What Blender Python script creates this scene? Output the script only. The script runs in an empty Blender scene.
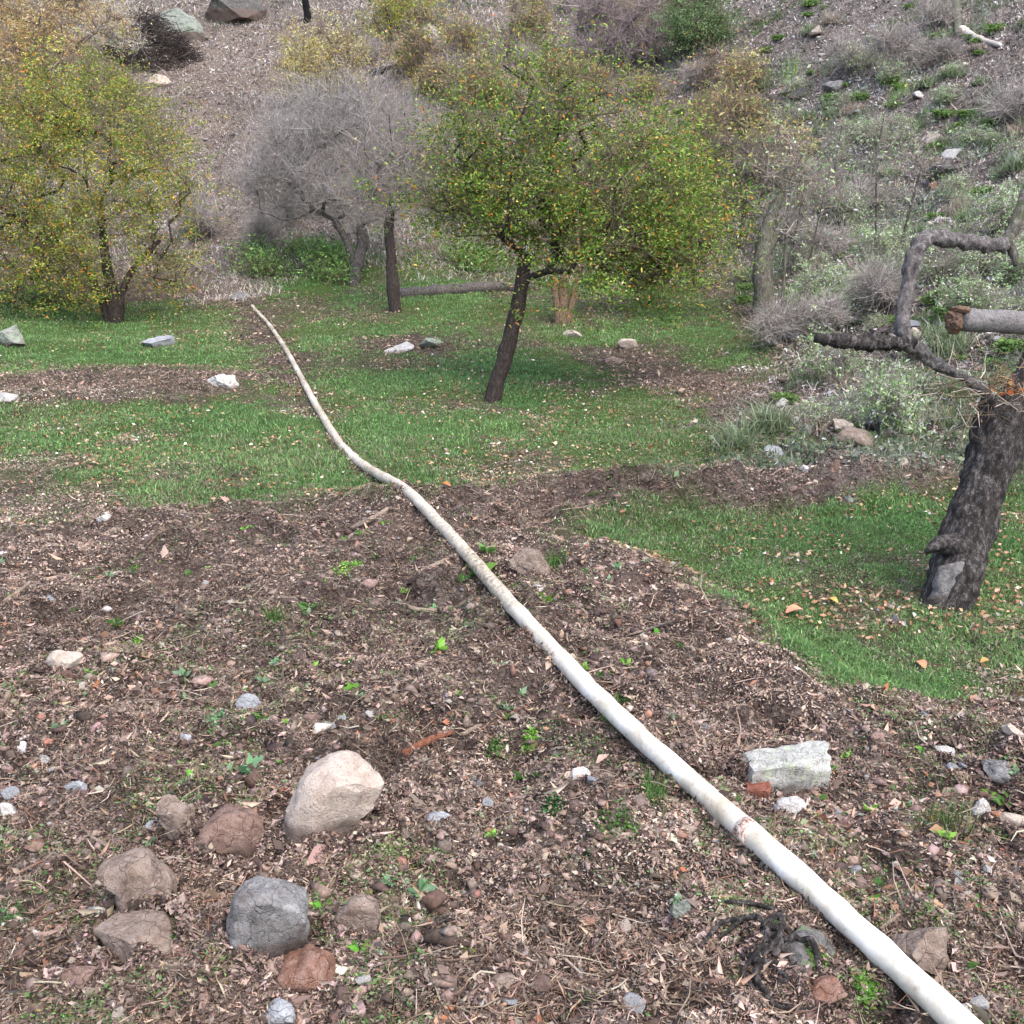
import bpy, math, random
import numpy as np
from mathutils import Vector

rng = np.random.default_rng(11)
random.seed(11)
SC = bpy.context.scene
COL = SC.collection
F = 1100.0
CAM_H = 2.8
PITCH = math.radians(18.0)
R = math.radians

# ------------------------------------------------------------------ helpers
def lin(r, g, b):
    def f(c):
        c /= 255.0
        return c / 12.92 if c <= 0.04045 else ((c + 0.055) / 1.055) ** 2.4
    return np.array([f(r), f(g), f(b)])

def _hash(ix, iy, seed):
    h = (ix.astype(np.int64) * 374761393 + iy.astype(np.int64) * 668265263 + seed * 982451653) & 0xFFFFFFFF
    h = ((h ^ (h >> 13)) * 1274126177) & 0xFFFFFFFF
    h = (h ^ (h >> 16)) & 0xFFFFFF
    return h / float(0xFFFFFF)

def vnoise(x, y, seed=0):
    x = np.asarray(x, float); y = np.asarray(y, float)
    ix = np.floor(x); iy = np.floor(y)
    fx = x - ix; fy = y - iy
    fx = fx * fx * fx * (fx * (fx * 6 - 15) + 10); fy = fy * fy * fy * (fy * (fy * 6 - 15) + 10)
    a = _hash(ix, iy, seed); b = _hash(ix + 1, iy, seed)
    c = _hash(ix, iy + 1, seed); d = _hash(ix + 1, iy + 1, seed)
    return ((a * (1 - fx) + b * fx) * (1 - fy) + (c * (1 - fx) + d * fx) * fy) * 2 - 1

def fbm(x, y, seed=0, octv=4, gain=0.5):
    s = 0.0; a = 1.0; f = 1.0; t = 0.0
    for o in range(octv):
        s = s + a * vnoise(x * f + o * 17.3, y * f - o * 9.1, seed + o)
        t += a; a *= gain; f *= 2.03
    return s / t

def sstep(a, b, x):
    t = np.clip((x - a) / (b - a), 0, 1)
    return t * t * (3 - 2 * t)

def ramp(t, w):
    return 0.5 * (t + np.sqrt(t * t + w * w))

def H0(x, y):
    x = np.asarray(x, float); y = np.asarray(y, float)
    back = 0.47 * ramp(y - 23.5 - 0.6 * np.sin(x * 0.5), 2.5) * (1 + 0.0 * x)
    back = back / (1 + np.maximum(y - 70, 0) * 0.01)
    edge = 3.5 + 0.03 * (y - 10) + 0.4 * np.sin(y * 0.7)
    right = 0.50 * ramp(x - edge, 1.2) * sstep(7.0, 13.0, y) * (1 - 0.5 * sstep(30, 60, y))
    left = 0.10 * ramp(-x - 8, 2.0)
    h = back + right + left
    h = h + 0.22 * fbm(x * 0.16, y * 0.16, 3, 3) * sstep(12, 24, y)
    return h

CY, SY = math.cos(PITCH), math.sin(PITCH)
def ray(px, py):
    u = (np.asarray(px, float) - 512) / F
    v = (512 - np.asarray(py, float)) / F
    # camera space (u, v, -1): forward = (0, cos, -sin), up = (0, sin, cos)
    dx = u; dy = CY + v * SY; dz = -SY + v * CY
    return dx, dy, dz

def march(px, py, hf):
    dx, dy, dz = ray(px, py)
    t = np.full(np.shape(dx), 1.5); lo = t.copy(); done = np.zeros(np.shape(dx), bool)
    for i in range(420):
        step = 0.02 + t * 0.012
        nt = t + step
        below = (CAM_H + dz * nt) < hf(dx * nt, dy * nt)
        lo = np.where(done, lo, t)
        done = done | below
        t = np.where(done, t, nt)
        if done.all(): break
    hi = lo + 0.03 + lo * 0.013
    for i in range(14):
        m = 0.5 * (lo + hi)
        below = (CAM_H + dz * m) < hf(dx * m, dy * m)
        hi = np.where(below, m, hi); lo = np.where(below, lo, m)
    return dx * hi, dy * hi, CAM_H + dz * hi, hi

def plan(poly):
    p = np.array(poly, float)
    # densify
    q = []
    for i in range(len(p)):
        a = p[i]; b = p[(i + 1) % len(p)]
        n = max(1, int(np.hypot(*(b - a)) / 40))
        for k in range(n): q.append(a + (b - a) * k / n)
    q = np.array(q)
    x, y, z, t = march(q[:, 0], q[:, 1], H0)
    return np.stack([x, y], 1)

def sdist(poly, x, y):
    x = np.asarray(x, float); y = np.asarray(y, float)
    inside = np.zeros(x.shape, bool); d2 = np.full(x.shape, 1e9)
    n = len(poly)
    for i in range(n):
        ax, ay = poly[i]; bx, by = poly[(i + 1) % n]
        ex, ey = bx - ax, by - ay
        L = ex * ex + ey * ey + 1e-12
        t = np.clip(((x - ax) * ex + (y - ay) * ey) / L, 0, 1)
        d2 = np.minimum(d2, (x - ax - t * ex) ** 2 + (y - ay - t * ey) ** 2)
        c = ((ay > y) != (by > y))
        with np.errstate(divide='ignore', invalid='ignore'):
            xi = ex * (y - ay) / (ey if abs(ey) > 1e-12 else 1e-12) + ax
        inside ^= (c & (x < xi))
    d = np.sqrt(d2)
    return np.where(inside, d, -d)

# ------------------------------------------------------------------ ground zones (read off the place, laid out in plan)
Z_LAWN = plan([(-160, 542), (0, 538), (90, 530), (170, 514), (260, 506), (380, 499), (440, 499), (500, 493), (600, 488),
               (700, 482), (752, 470), (738, 440), (762, 400), (775, 345), (720, 300), (640, 282), (540, 264), (430, 250),
               (330, 244), (262, 240), (225, 296), (100, 300), (0, 304), (-160, 304)])
Z_PATCH = plan([(545, 541), (600, 524), (700, 516), (800, 512), (900, 492), (1300, 470), (1300, 740), (1000, 722), (905, 713),
                (840, 702), (790, 670), (735, 632), (680, 590), (620, 564), (565, 556)])
Z_BROWN = [plan(p) for p in (
    [(-60, 388), (60, 374), (200, 370), (285, 380), (275, 394), (150, 404), (60, 413), (-60, 416)],
    [(560, 347), (650, 340), (735, 366), (775, 400), (800, 450), (745, 444), (690, 402), (610, 368)],
    [(-60, 455), (60, 452), (120, 484), (150, 520), (60, 532), (-60, 536)],
    [(215, 280), (245, 276), (312, 392), (296, 402), (245, 330)],
    [(360, 338), (440, 334), (470, 346), (430, 354), (370, 352)])]
Z_PATH = plan([(120, 60), (180, 30), (300, 18), (420, 70), (452, 130), (410, 200), (270, 196), (246, 240), (262, 296),
               (204, 300), (196, 190), (150, 120)])
Z_SCRUB = plan([(700, 470), (765, 400), (775, 330), (740, 240), (700, 120), (720, 0), (760, -60), (1300, -60), (1300, 500),
                (1000, 486), (860, 505), (790, 500)])
Z_BANK = plan([(455, 512), (600, 503), (760, 500), (830, 490), (700, 476), (560, 482), (450, 497)])
Z_MOUND = plan([(590, 560), (680, 592), (735, 634), (790, 672), (845, 706), (800, 730), (700, 690), (600, 620)])

def zones(x, y):
    n1 = fbm(x * 1.7, y * 1.7, 21, 4); n2 = fbm(x * 6, y * 6, 31, 3)
    rag = 0.34 * n1 + 0.15 * n2
    def m(poly, w=0.22, k=1.0): return np.clip(0.5 + (sdist(poly, x, y) + rag * k) / w, 0, 1)
    lawn = m(Z_LAWN, 0.75)
    lawn = np.maximum(lawn, m(Z_PATCH, 0.45, 0.7))
    brown = 0
    for i, p in enumerate(Z_BROWN):
        brown = np.maximum(brown, m(p, 0.5, 1.6) * (0.65 if i == 2 else 0.9))
    patchy = sstep(0.05, 0.5, fbm(x * 0.75 + 5, y * 0.75, 41, 4) + 0.35 * n2)
    patchy = patchy * (1 - 0.25 * np.clip(0.5 + sdist(Z_PATCH, x, y), 0, 1))
    lawn = lawn * (1 - brown) * (1 - 0.6 * patchy)
    path = m(Z_PATH, 0.9, 2.0)
    scrub = m(Z_SCRUB, 1.0, 2.5) * (1 - lawn * 0.5)
    hill = sstep(21, 25, y) * (1 - path) * (1 - scrub)
    return lawn, path, scrub, hill

def H(x, y):
    x = np.asarray(x, float); y = np.asarray(y, float)
    h = H0(x, y)
    lawnish = np.clip(np.maximum(sdist(Z_LAWN, x, y), sdist(Z_PATCH, x, y)) / 0.6 + 0.5, 0, 1)
    h = h + 0.16 * (1 - lawnish) * (1 - sstep(9.5, 12, y))
    h = h + 0.13 * np.clip(0.5 + sdist(Z_MOUND, x, y) / 0.7, 0, 1)
    h = h + 0.07 * np.clip(0.5 + sdist(Z_BANK, x, y) / 0.5, 0, 1)
    h = h + 0.12 * np.clip(0.5 + sdist(Z_BROWN[0], x, y) / 0.7, 0, 1)
    rough = (1 - 0.75 * lawnish)
    near = 1 - sstep(16, 30, y)
    h = h + rough * (0.10 * fbm(x * 1.3, y * 1.3, 5, 3) + 0.10 * fbm(x * 4.2, y * 4.2, 9, 3) * near
                     + 0.026 * fbm(x * 13, y * 13, 13, 2) * near
                     - 0.12 * np.abs(fbm(x * 2.9, y * 2.9, 17, 4)) * near)
    h = h + 0.16 * fbm(x * 0.9, y * 0.9, 15, 4) * sstep(11, 16, y) * rough
    return h

def ground(px, py):
    x, y, z, t = march(np.array([float(px)]), np.array([float(py)]), H)
    return Vector((x[0], y[0], z[0])), float(t[0])       # t is the depth along the view axis

def at_depth(px, py, d):
    dx, dy, dz = ray(px, py)
    return Vector((float(dx) * d, float(dy) * d, CAM_H + float(dz) * d))

# ------------------------------------------------------------------ object plumbing
def tag(o, label, cat, group=None, kind=None):
    if label: o['label'] = label
    if cat: o['category'] = cat
    if group: o['group'] = group
    if kind: o['kind'] = kind
    return o

def empty(name, loc, label, cat, group=None):
    o = bpy.data.objects.new(name, None); COL.objects.link(o)
    o.location = loc; o.empty_display_size = 0.2
    return tag(o, label, cat, group)

def mesh_from(name, V, polys, mat, tint=None, smooth=False, parent=None, loc=None, attrs=None):
    """V (n,3) world coordinates; polys a list of (k, (m,k) index array)."""
    V = np.asarray(V, np.float32)
    origin = np.zeros(3, np.float32)
    if parent is not None: origin = np.array(parent.location, np.float32)
    elif loc is not None: origin = np.array(loc, np.float32)
    me = bpy.data.meshes.new(name)
    me.vertices.add(len(V)); me.vertices.foreach_set('co', (V - origin).ravel())
    loops = np.concatenate([np.asarray(f, np.int32).ravel() for k, f in polys])
    tot = np.concatenate([np.full(len(f), k, np.int32) for k, f in polys])
    start = np.concatenate([[0], np.cumsum(tot)[:-1]]).astype(np.int32)
    me.loops.add(len(loops)); me.loops.foreach_set('vertex_index', loops)
    me.polygons.add(len(tot)); me.polygons.foreach_set('loop_start', start); me.polygons.foreach_set('loop_total', tot)
    if smooth: me.polygons.foreach_set('use_smooth', np.ones(len(tot), bool))
    if tint is not None:
        a = me.attributes.new('tint', 'FLOAT_COLOR', 'POINT')
        c = np.ones((len(V), 4), np.float32); c[:, :3] = tint
        a.data.foreach_set('color', c.ravel())
    for k, v in (attrs or {}).items():
        a = me.attributes.new(k, 'FLOAT', 'POINT'); a.data.foreach_set('value', np.asarray(v, np.float32))
    me.update(calc_edges=True); me.validate()
    me.materials.append(mat)
    o = bpy.data.objects.new(name, me); COL.objects.link(o)
    if parent is not None: o.parent = parent
    elif loc is not None: o.location = loc
    return o

class Soup:
    """Collects vertices, quads and tris that become ONE mesh."""
    def __init__(s): s.V = []; s.Q = []; s.T = []; s.C = []; s.n = 0
    def add(s, V, Q=None, T=None, C=None):
        V = np.asarray(V, float).reshape(-1, 3)
        if Q is not None and len(Q): s.Q.append(np.asarray(Q) + s.n)
        if T is not None and len(T): s.T.append(np.asarray(T) + s.n)
        if C is not None: s.C.append(np.broadcast_to(np.asarray(C, float), (len(V), 3)))
        s.V.append(V); s.n += len(V)
    def build(s, name, mat, **kw):
        polys = []
        if s.Q: polys.append((4, np.concatenate(s.Q)))
        if s.T: polys.append((3, np.concatenate(s.T)))
        return mesh_from(name, np.concatenate(s.V), polys, mat, tint=np.concatenate(s.C) if s.C else None, **kw)

def rand_dirs(n, zscale=1.0, zoff=0.0):
    d = rng.normal(size=(n, 3)); d[:, 2] = d[:, 2] * zscale + zoff
    return d / np.linalg.norm(d, axis=1, keepdims=True)

def norm(a): return a / (np.linalg.norm(a, axis=-1, keepdims=True) + 1e-9)

def blades(P, h, w, col, lean=0.5, tipcol=None, up=None):
    """Bent grass blades: 5 vertices each."""
    n = len(P)
    az = rng.uniform(0, 2 * np.pi, n)
    d = np.stack([np.cos(az), np.sin(az), np.zeros(n)], 1)
    fa = rng.uniform(0, 2 * np.pi, n)
    s = np.stack([np.cos(fa), np.sin(fa), np.zeros(n)], 1) * (w[:, None] * 0.5)
    ln = (rng.uniform(0.15, 1.0, n) * lean)[:, None]
    hh = h[:, None]
    z = np.array([0, 0, 1.0])
    mid = P + z * hh * 0.6 + d * hh * ln * 0.35
    tip = P + z * hh * (1.0 - 0.35 * ln) + d * hh * ln * 1.0
    V = np.stack([P - s, P + s, mid - s * 0.75, mid + s * 0.75, tip], 1).reshape(-1, 3)
    b = np.arange(n)[:, None] * 5
    Q = b + np.array([0, 1, 3, 2]); T = b + np.array([2, 3, 4])
    C = np.repeat(col, 5, 0)
    return V, Q, T, C

def flakes(P, L, W, col, zs=0.5, bend=0.25, D=None):
    """Small bent leaf shapes: two tris/quads across a midrib (6 vertices)."""
    n = len(P)
    d = rand_dirs(n, zs) if D is None else D
    nrm = rand_dirs(n, 1.0, 0.6)
    s = norm(np.cross(d, nrm)); nn = norm(np.cross(s, d))
    L = L[:, None]; W = W[:, None]
    bd = (rng.uniform(-1, 1, (n, 1)) * bend)
    a = P - d * L * 0.5
    t = P + d * L * 0.5 + nn * L * bd
    m = P - nn * W * 0.15
    l = m + s * W * 0.5 + nn * W * 0.22
    r = m - s * W * 0.5 + nn * W * 0.22
    V = np.stack([a, l, t, r], 1).reshape(-1, 3)
    b = np.arange(n)[:, None] * 4
    T = np.concatenate([b + np.array([0, 1, 2]), b + np.array([0, 2, 3])])
    return V, None, T, np.repeat(col, 4, 0)

def frustums(A, B, ra, rb, sides):
    n = len(A); d = norm(B - A)
    ref = np.where(np.abs(d[:, 2:3]) > 0.9, np.array([[1., 0, 0]]), np.array([[0, 0, 1.]]))
    e1 = norm(np.cross(d, ref)); e2 = np.cross(d, e1)
    a = np.linspace(0, 2 * np.pi, sides, endpoint=False)
    ca, sa = np.cos(a)[None, :, None], np.sin(a)[None, :, None]
    off = ca * e1[:, None] + sa * e2[:, None]
    V = np.concatenate([A[:, None] + off * ra[:, None, None], B[:, None] + off * rb[:, None, None]], 1)
    j = np.arange(sides); k = (j + 1) % sides
    Q = np.stack([j, k, sides + k, sides + j], 1)
    Q = (np.arange(n)[:, None, None] * 2 * sides + Q[None]).reshape(-1, 4)
    return V.reshape(-1, 3), Q

def pick(pal, n, wts=None, jit=0.18):
    pal = np.array(pal); 
    if wts is not None: wts = np.array(wts, float) / np.sum(wts)
    i = rng.choice(len(pal), n, p=wts)
    return np.clip(pal[i] * (1 + rng.normal(0, jit, (n, 1))) * (1 + rng.normal(0, jit * 0.25, (n, 3))), 0.004, 0.9)

def tube(path, rad, sides=8, rough=0.0, seed=0, cap=True, freq=6.0):
    """Swept tube through path points with radii; noisy surface."""
    P = np.array(path, float); n = len(P); rad = np.array(rad, float)
    tg = np.gradient(P, axis=0); tg = norm(tg)
    ref = np.array([0.31, -0.9, 0.2]); ref /= np.linalg.norm(ref)
    V = []
    a = np.linspace(0, 2 * np.pi, sides, endpoint=False)
    prev = None
    for i in range(n):
        if prev is None:
            e1 = np.cross(tg[i], ref)
            if np.linalg.norm(e1) < 0.1: e1 = np.cross(tg[i], [1, 0, 0])
        else: e1 = prev - tg[i] * np.dot(prev, tg[i])
        e1 /= np.linalg.norm(e1); e2 = np.cross(tg[i], e1); prev = e1
        rr = rad[i] * np.ones(sides)
        if rough:
            q = P[i] / rad.max() + np.outer(np.cos(a), e1) + np.outer(np.sin(a), e2)
            def n3(f, sd): return (vnoise(q[:, 0] * f + sd, q[:, 2] * f * 0.55, sd) + vnoise(q[:, 1] * f, q[:, 2] * f * 0.55 + sd, sd + 1) + vnoise(q[:, 0] * f, q[:, 1] * f + sd, sd + 2)) * 0.6
            rr = rr * (1 + rough * (n3(1.1, seed) + 0.6 * n3(2.7, seed + 5) + 0.35 * n3(6.0, seed + 11)))
        V.append(P[i] + np.outer(np.cos(a) * rr, e1) + np.outer(np.sin(a) * rr, e2))
    V = np.concatenate(V)
    i = np.arange(n - 1)[:, None] * sides; j = np.arange(sides)[None]; k = (j + 1) % sides
    Q = np.stack([i + j, i + k, i + sides + k, i + sides + j], -1).reshape(-1, 4)
    T = None
    if cap:
        V = np.concatenate([V, P[:1], P[-1:]])
        c0, c1 = n * sides, n * sides + 1
        jj = np.arange(sides); kk = (jj + 1) % sides
        T = np.concatenate([np.stack([kk, jj, np.full(sides, c0)], 1),
                            np.stack([(n - 1) * sides + jj, (n - 1) * sides + kk, np.full(sides, c1)], 1)])
    return V, Q, T

def smooth_path(pts, rad, n):
    pts = np.array([list(p) for p in pts], float); rad = np.array(rad, float)
    L = np.concatenate([[0], np.cumsum(np.linalg.norm(np.diff(pts, axis=0), axis=1))])
    m = len(pts)
    tan = np.zeros_like(pts)
    for i in range(m):
        a = max(0, i - 1); b = min(m - 1, i + 1)
        tan[i] = (pts[b] - pts[a]) / (L[b] - L[a] + 1e-9)
    s = np.linspace(0, L[-1], n)
    k = np.clip(np.searchsorted(L, s, 'right') - 1, 0, m - 2)
    h = (L[k + 1] - L[k]); t = (s - L[k]) / h
    t2, t3 = t * t, t * t * t
    out = ((2 * t3 - 3 * t2 + 1)[:, None] * pts[k] + ((t3 - 2 * t2 + t) * h)[:, None] * tan[k]
           + (-2 * t3 + 3 * t2)[:, None] * pts[k + 1] + ((t3 - t2) * h)[:, None] * tan[k + 1])
    return out, np.interp(s, L, rad)

# ------------------------------------------------------------------ materials
class NT:
    def __init__(s, name):
        m = bpy.data.materials.new(name); m.use_nodes = True
        s.m = m; s.t = m.node_tree; s.n = s.t.nodes; s.b = s.n['Principled BSDF']; s.o = s.n['Material Output']
        s.b.inputs['Roughness'].default_value = 0.85
        s.b.inputs['Specular IOR Level'].default_value = 0.25
    def node(s, typ, **kw):
        x = s.n.new(typ)
        for k, v in kw.items():
            if k in x.inputs: x.inputs[k].default_value = v
            else: setattr(x, k, v)
        return x
    def link(s, a, b): s.t.links.new(a, b)
    def coord(s):
        return s.node('ShaderNodeTexCoord').outputs['Object']
    def noise(s, scale, detail=6, rough=0.6, co=None, dist=0.0):
        x = s.node('ShaderNodeTexNoise'); x.inputs['Scale'].default_value = scale; x.inputs['Detail'].default_value = detail
        x.inputs['Roughness'].default_value = rough; x.inputs['Distortion'].default_value = dist
        if co is not None: s.link(co, x.inputs['Vector'])
        return x.outputs['Fac']
    def rampc(s, fac, stops):
        x = s.node('ShaderNodeValToRGB'); e = x.color_ramp.elements
        while len(e) < len(stops): e.new(0.5)
        for el, (p, c) in zip(e, stops): el.position = p; el.color = (c[0], c[1], c[2], 1)
        s.link(fac, x.inputs['Fac']); return x.outputs['Color']
    def mix(s, fac, a, b, mode='MIX'):
        x = s.node('ShaderNodeMix', data_type='RGBA', blend_type=mode)
        for sock, v in ((x.inputs[0], fac), (x.inputs[6], a), (x.inputs[7], b)):
            if hasattr(v, 'node'): s.link(v, sock)
            elif isinstance(v, (int, float)): sock.default_value = v
            else: sock.default_value = (v[0], v[1], v[2], 1)
        return x.outputs[2]
    def math(s, op, a, b=0.0):
        x = s.node('ShaderNodeMath', operation=op)
        for sock, v in ((x.inputs[0], a), (x.inputs[1], b)):
            if hasattr(v, 'node'): s.link(v, sock)
            else: sock.default_value = v
        return x.outputs[0]
    def attr(s, name, out='Fac'):
        x = s.node('ShaderNodeAttribute', attribute_name=name); return x.outputs[out]
    def bump(s, hgt, strength=0.6, dist=0.02):
        x = s.node('ShaderNodeBump'); x.inputs['Strength'].default_value = strength; x.inputs['Distance'].default_value = dist
        s.link(hgt, x.inputs['Height']); s.link(x.outputs['Normal'], s.b.inputs['Normal'])
    def color(s, c): s.link(c, s.b.inputs['Base Color'])

def mat_tint(name, rough=0.7, transl=0.0, var=0.0, scale=30):
    t = NT(name); c = t.attr('tint', 'Color')
    if var:
        f = t.noise(scale, 4, 0.6, t.coord())
        c = t.mix(1.0, c, t.rampc(f, [(0.3, (1 - var,) * 3), (0.7, (1 + var * 0.7,) * 3)]), 'MULTIPLY')
    t.color(c); t.b.inputs['Roughness'].default_value = rough
    if transl:
        tr = t.node('ShaderNodeBsdfTranslucent'); t.link(c, tr.inputs['Color'])
        mx = t.node('ShaderNodeMixShader'); mx.inputs[0].default_value = transl
        t.link(t.b.outputs[0], mx.inputs[1]); t.link(tr.outputs[0], mx.inputs[2]); t.link(mx.outputs[0], t.o.inputs['Surface'])
    return t.m

def mat_rock(name, base, dark, pale, scale=14.0, moss=None, bump=0.7, cracks=1.0):
    scale *= 1.9
    def tone(q):
        q = np.asarray(q); l = q.mean(); return (q * 0.8 + l * 0.2) * 0.7
    base, dark, pale = tone(base), tone(dark), tone(pale)
    t = NT(name); co = t.coord()
    f = t.noise(scale, 8, 0.65, co, 0.4); g = t.noise(scale * 0.25, 4, 0.6, co, 0.8); k = t.noise(scale * 6, 4, 0.7, co)
    c = t.rampc(f, [(0.28, dark), (0.5, base), (0.74, pale)])
    c = t.mix(t.rampc(g, [(0.45, (0, 0, 0)), (0.66, (0.75,) * 3)]), c, pale)
    c = t.mix(t.rampc(k, [(0.54, (0, 0, 0)), (0.66, (0.9,) * 3)]), c, dark * .8)
    dirt = t.noise(scale * .45, 7, .72, co, .3)
    c = t.mix(t.rampc(dirt, [(0.53, (0, 0, 0)), (0.66, (0.6,) * 3)]), c, lin(104, 88, 78))
    crack = t.node('ShaderNodeTexVoronoi', feature='DISTANCE_TO_EDGE'); crack.inputs['Scale'].default_value = scale * .35
    wv = t.node('ShaderNodeVectorMath', operation='ADD'); t.link(co, wv.inputs[0])
    nv = t.node('ShaderNodeTexNoise'); nv.inputs['Scale'].default_value = scale * .5; t.link(co, nv.inputs['Vector'])
    sv = t.node('ShaderNodeVectorMath', operation='SCALE'); sv.inputs['Scale'].default_value = .16; t.link(nv.outputs['Color'], sv.inputs[0]); t.link(sv.outputs[0], wv.inputs[1]); t.link(wv.outputs[0], crack.inputs['Vector'])
    cr = t.rampc(crack.outputs['Distance'], [(0.0, (0.55 * cracks,) * 3), (0.022, (0, 0, 0))])
    c = t.mix(cr, c, dark * .55)
    if moss is not None:
        q = t.noise(scale * 0.6, 5, 0.65, co, 0.5)
        c = t.mix(t.rampc(q, [(0.55, (0, 0, 0)), (0.64, (1,) * 3)]), c, moss)
    # soil splashed on from below, a stain with an edge of its own
    sep = t.node('ShaderNodeSeparateXYZ'); t.link(co, sep.inputs[0])
    st = t.math('ADD', t.math('MULTIPLY', sep.outputs['Z'], -7.0), t.math('MULTIPLY', g, 1.0))
    c = t.mix(t.rampc(st, [(0.5, (0, 0, 0)), (0.8, (0.8,) * 3)]), c, lin(88, 74, 66))
    t.color(c); t.b.inputs['Roughness'].default_value = 0.9
    t.bump(t.math('SUBTRACT', t.math('ADD', f, t.math('MULTIPLY', k, 0.5)), t.math('MULTIPLY', cr, 0.7)), bump, 0.025)
    return t.m

def mat_bark(name, dark, mid, pale, moss=None, scale=20, stretch=0.3):
    t = NT(name)
    mp = t.node('ShaderNodeMapping'); mp.inputs['Scale'].default_value = (1, 1, stretch); t.link(t.coord(), mp.inputs[0])
    co = mp.outputs[0]
    f = t.noise(scale * 1.6, 8, 0.75, co, 0.12); g = t.noise(scale * 0.3, 5, 0.7, t.coord(), 0.2); k = t.noise(scale * 5, 4, 0.7, t.coord())
    f = t.math('ADD', t.math('MULTIPLY', f, 0.72), t.math('MULTIPLY', k, 0.28))
    c = t.rampc(f, [(0.32, dark), (0.5, mid), (0.7, pale)])
    if moss is not None: c = t.mix(t.rampc(g, [(0.5, (0, 0, 0)), (0.66, (0.85,) * 3)]), c, moss)
    t.color(c); t.b.inputs['Roughness'].default_value = 0.95
    t.bump(f, 1.0, 0.05)
    return t.m

def mat_ground():
    t = NT('ground_soil'); co = t.coord()
    big = t.noise(0.9, 6, 0.65, co, 0.3); mid = t.noise(7, 8, 0.7, co, 0.5); fin = t.noise(38, 6, 0.75, co, 0.3); mic = t.noise(130, 4, 0.7, co)
    S = [lin(50, 43, 39), lin(96, 83, 76), lin(132, 117, 108), lin(166, 152, 142)]
    soil = t.rampc(mid, [(0.30, S[0]), (0.46, S[1]), (0.58, S[2]), (0.74, S[3])])
    soil = t.mix(t.rampc(fin, [(0.40, (0.9,) * 3), (0.52, (0, 0, 0))]), soil, lin(48, 38, 34))
    soil = t.mix(t.rampc(fin, [(0.56, (0, 0, 0)), (0.68, (0.75,) * 3)]), soil, lin(176, 160, 150))
    soil = t.mix(t.rampc(big, [(0.50, (0, 0, 0)), (0.70, (0.45,) * 3)]), soil, lin(146, 124, 112))
    straw = t.rampc(fin, [(0.32, lin(78, 68, 62)), (0.5, lin(136, 122, 112)), (0.70, lin(180, 168, 156))])
    turf = t.rampc(fin, [(0.30, lin(50, 64, 32)), (0.5, lin(82, 106, 50)), (0.72, lin(124, 122, 84))])
    scr = t.rampc(mid, [(0.30, lin(70, 65, 60)), (0.46, lin(124, 116, 110)), (0.60, lin(156, 148, 143)), (0.74, lin(118, 132, 100))])
    scr = t.mix(t.rampc(fin, [(0.40, (0.8,) * 3), (0.50, (0, 0, 0))]), scr, lin(50, 44, 40))
    scr = t.mix(t.rampc(fin, [(0.56, (0, 0, 0)), (0.66, (0.7,) * 3)]), scr, lin(176, 166, 160))
    c = t.mix(t.attr('hill'), soil, t.mix(0.5, scr, straw))
    c = t.mix(t.attr('scrub'), c, scr)
    c = t.mix(t.attr('path'), c, straw)
    c = t.mix(t.attr('lawn'), c, turf)
    c = t.mix(t.rampc(mic, [(0.42, (0.55,) * 3), (0.55, (0, 0, 0))]), c, lin(40, 33, 29))
    t.color(c); t.b.inputs['Roughness'].default_value = 1.0; t.b.inputs['Specular IOR Level'].default_value = 0.1
    h = t.math('ADD', t.math('MULTIPLY', fin, 0.7), t.math('MULTIPLY', mid, 1.3)); h = t.math('ADD', h, t.math('MULTIPLY', mic, 0.25))
    t.bump(h, 1.0, 0.06)
    return t.m

M_GROUND = mat_ground()
M_GRASS = mat_tint('grass_blade', 0.6, 0.42)
M_LITTER = mat_tint('dead_litter', 0.85, 0.08)
M_LEAF = mat_tint('leaf', 0.55, 0.45)
M_TWIG = mat_tint('twig_bark', 0.9, 0.0, 0.3, 25)
M_CLOD = mat_tint('soil_clod', 1.0, 0.0, 0.5, 45)
M_BARK_DARK = mat_bark('dark_bark', lin(22, 19, 17), lin(58, 50, 46), lin(104, 96, 90), None, 26)
M_BARK_GREY = mat_bark('grey_bark', lin(40, 36, 34), lin(92, 86, 82), lin(150, 146, 142), None, 22)
M_BARK_OLD = mat_bark('old_rough_bark', lin(16, 15, 15), lin(62, 57, 55), lin(160, 152, 148), None, 20, 0.45)
M_BARK_LICHEN = mat_bark('lichen_bark', lin(44, 40, 36), lin(100, 94, 86), lin(168, 168, 156), lin(96, 108, 70), 22)

# ------------------------------------------------------------------ terrain
TAB = {}
NY, NX = 900, 720
def build_terrain():
    ny, nx = NY, NX
    yy = 1.2 * np.exp(np.linspace(0, math.log(150 / 1.2), ny))
    uu = np.linspace(-1, 1, nx); uu = 0.62 * uu + 0.38 * uu ** 3
    Y, U = np.meshgrid(yy, uu, indexing='ij')
    X = U * (Y + 2.5) * 1.05
    x = X.ravel(); y = Y.ravel()
    z = H(x, y)
    lawn, path, scrub, hill = zones(x, y)
    for kk, vv in (('z', z), ('lawn', lawn), ('path', path), ('scrub', scrub), ('hill', hill)): TAB[kk] = vv.reshape(ny, nx)
    TAB['u'] = uu
    i = np.arange(ny - 1)[:, None] * nx; j = np.arange(nx - 1)[None]
    Q = np.stack([i + j, i + j + 1, i + nx + j + 1, i + nx + j], -1).reshape(-1, 4)
    o = mesh_from('ground', np.stack([x, y, z], 1), [(4, Q)], M_GROUND, smooth=True,
                  attrs=dict(lawn=lawn, path=path, scrub=scrub, hill=hill))
    o['kind'] = 'structure'
    # ground behind the camera, one coarse sheet so that the place goes on
    return o
build_terrain()

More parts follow.
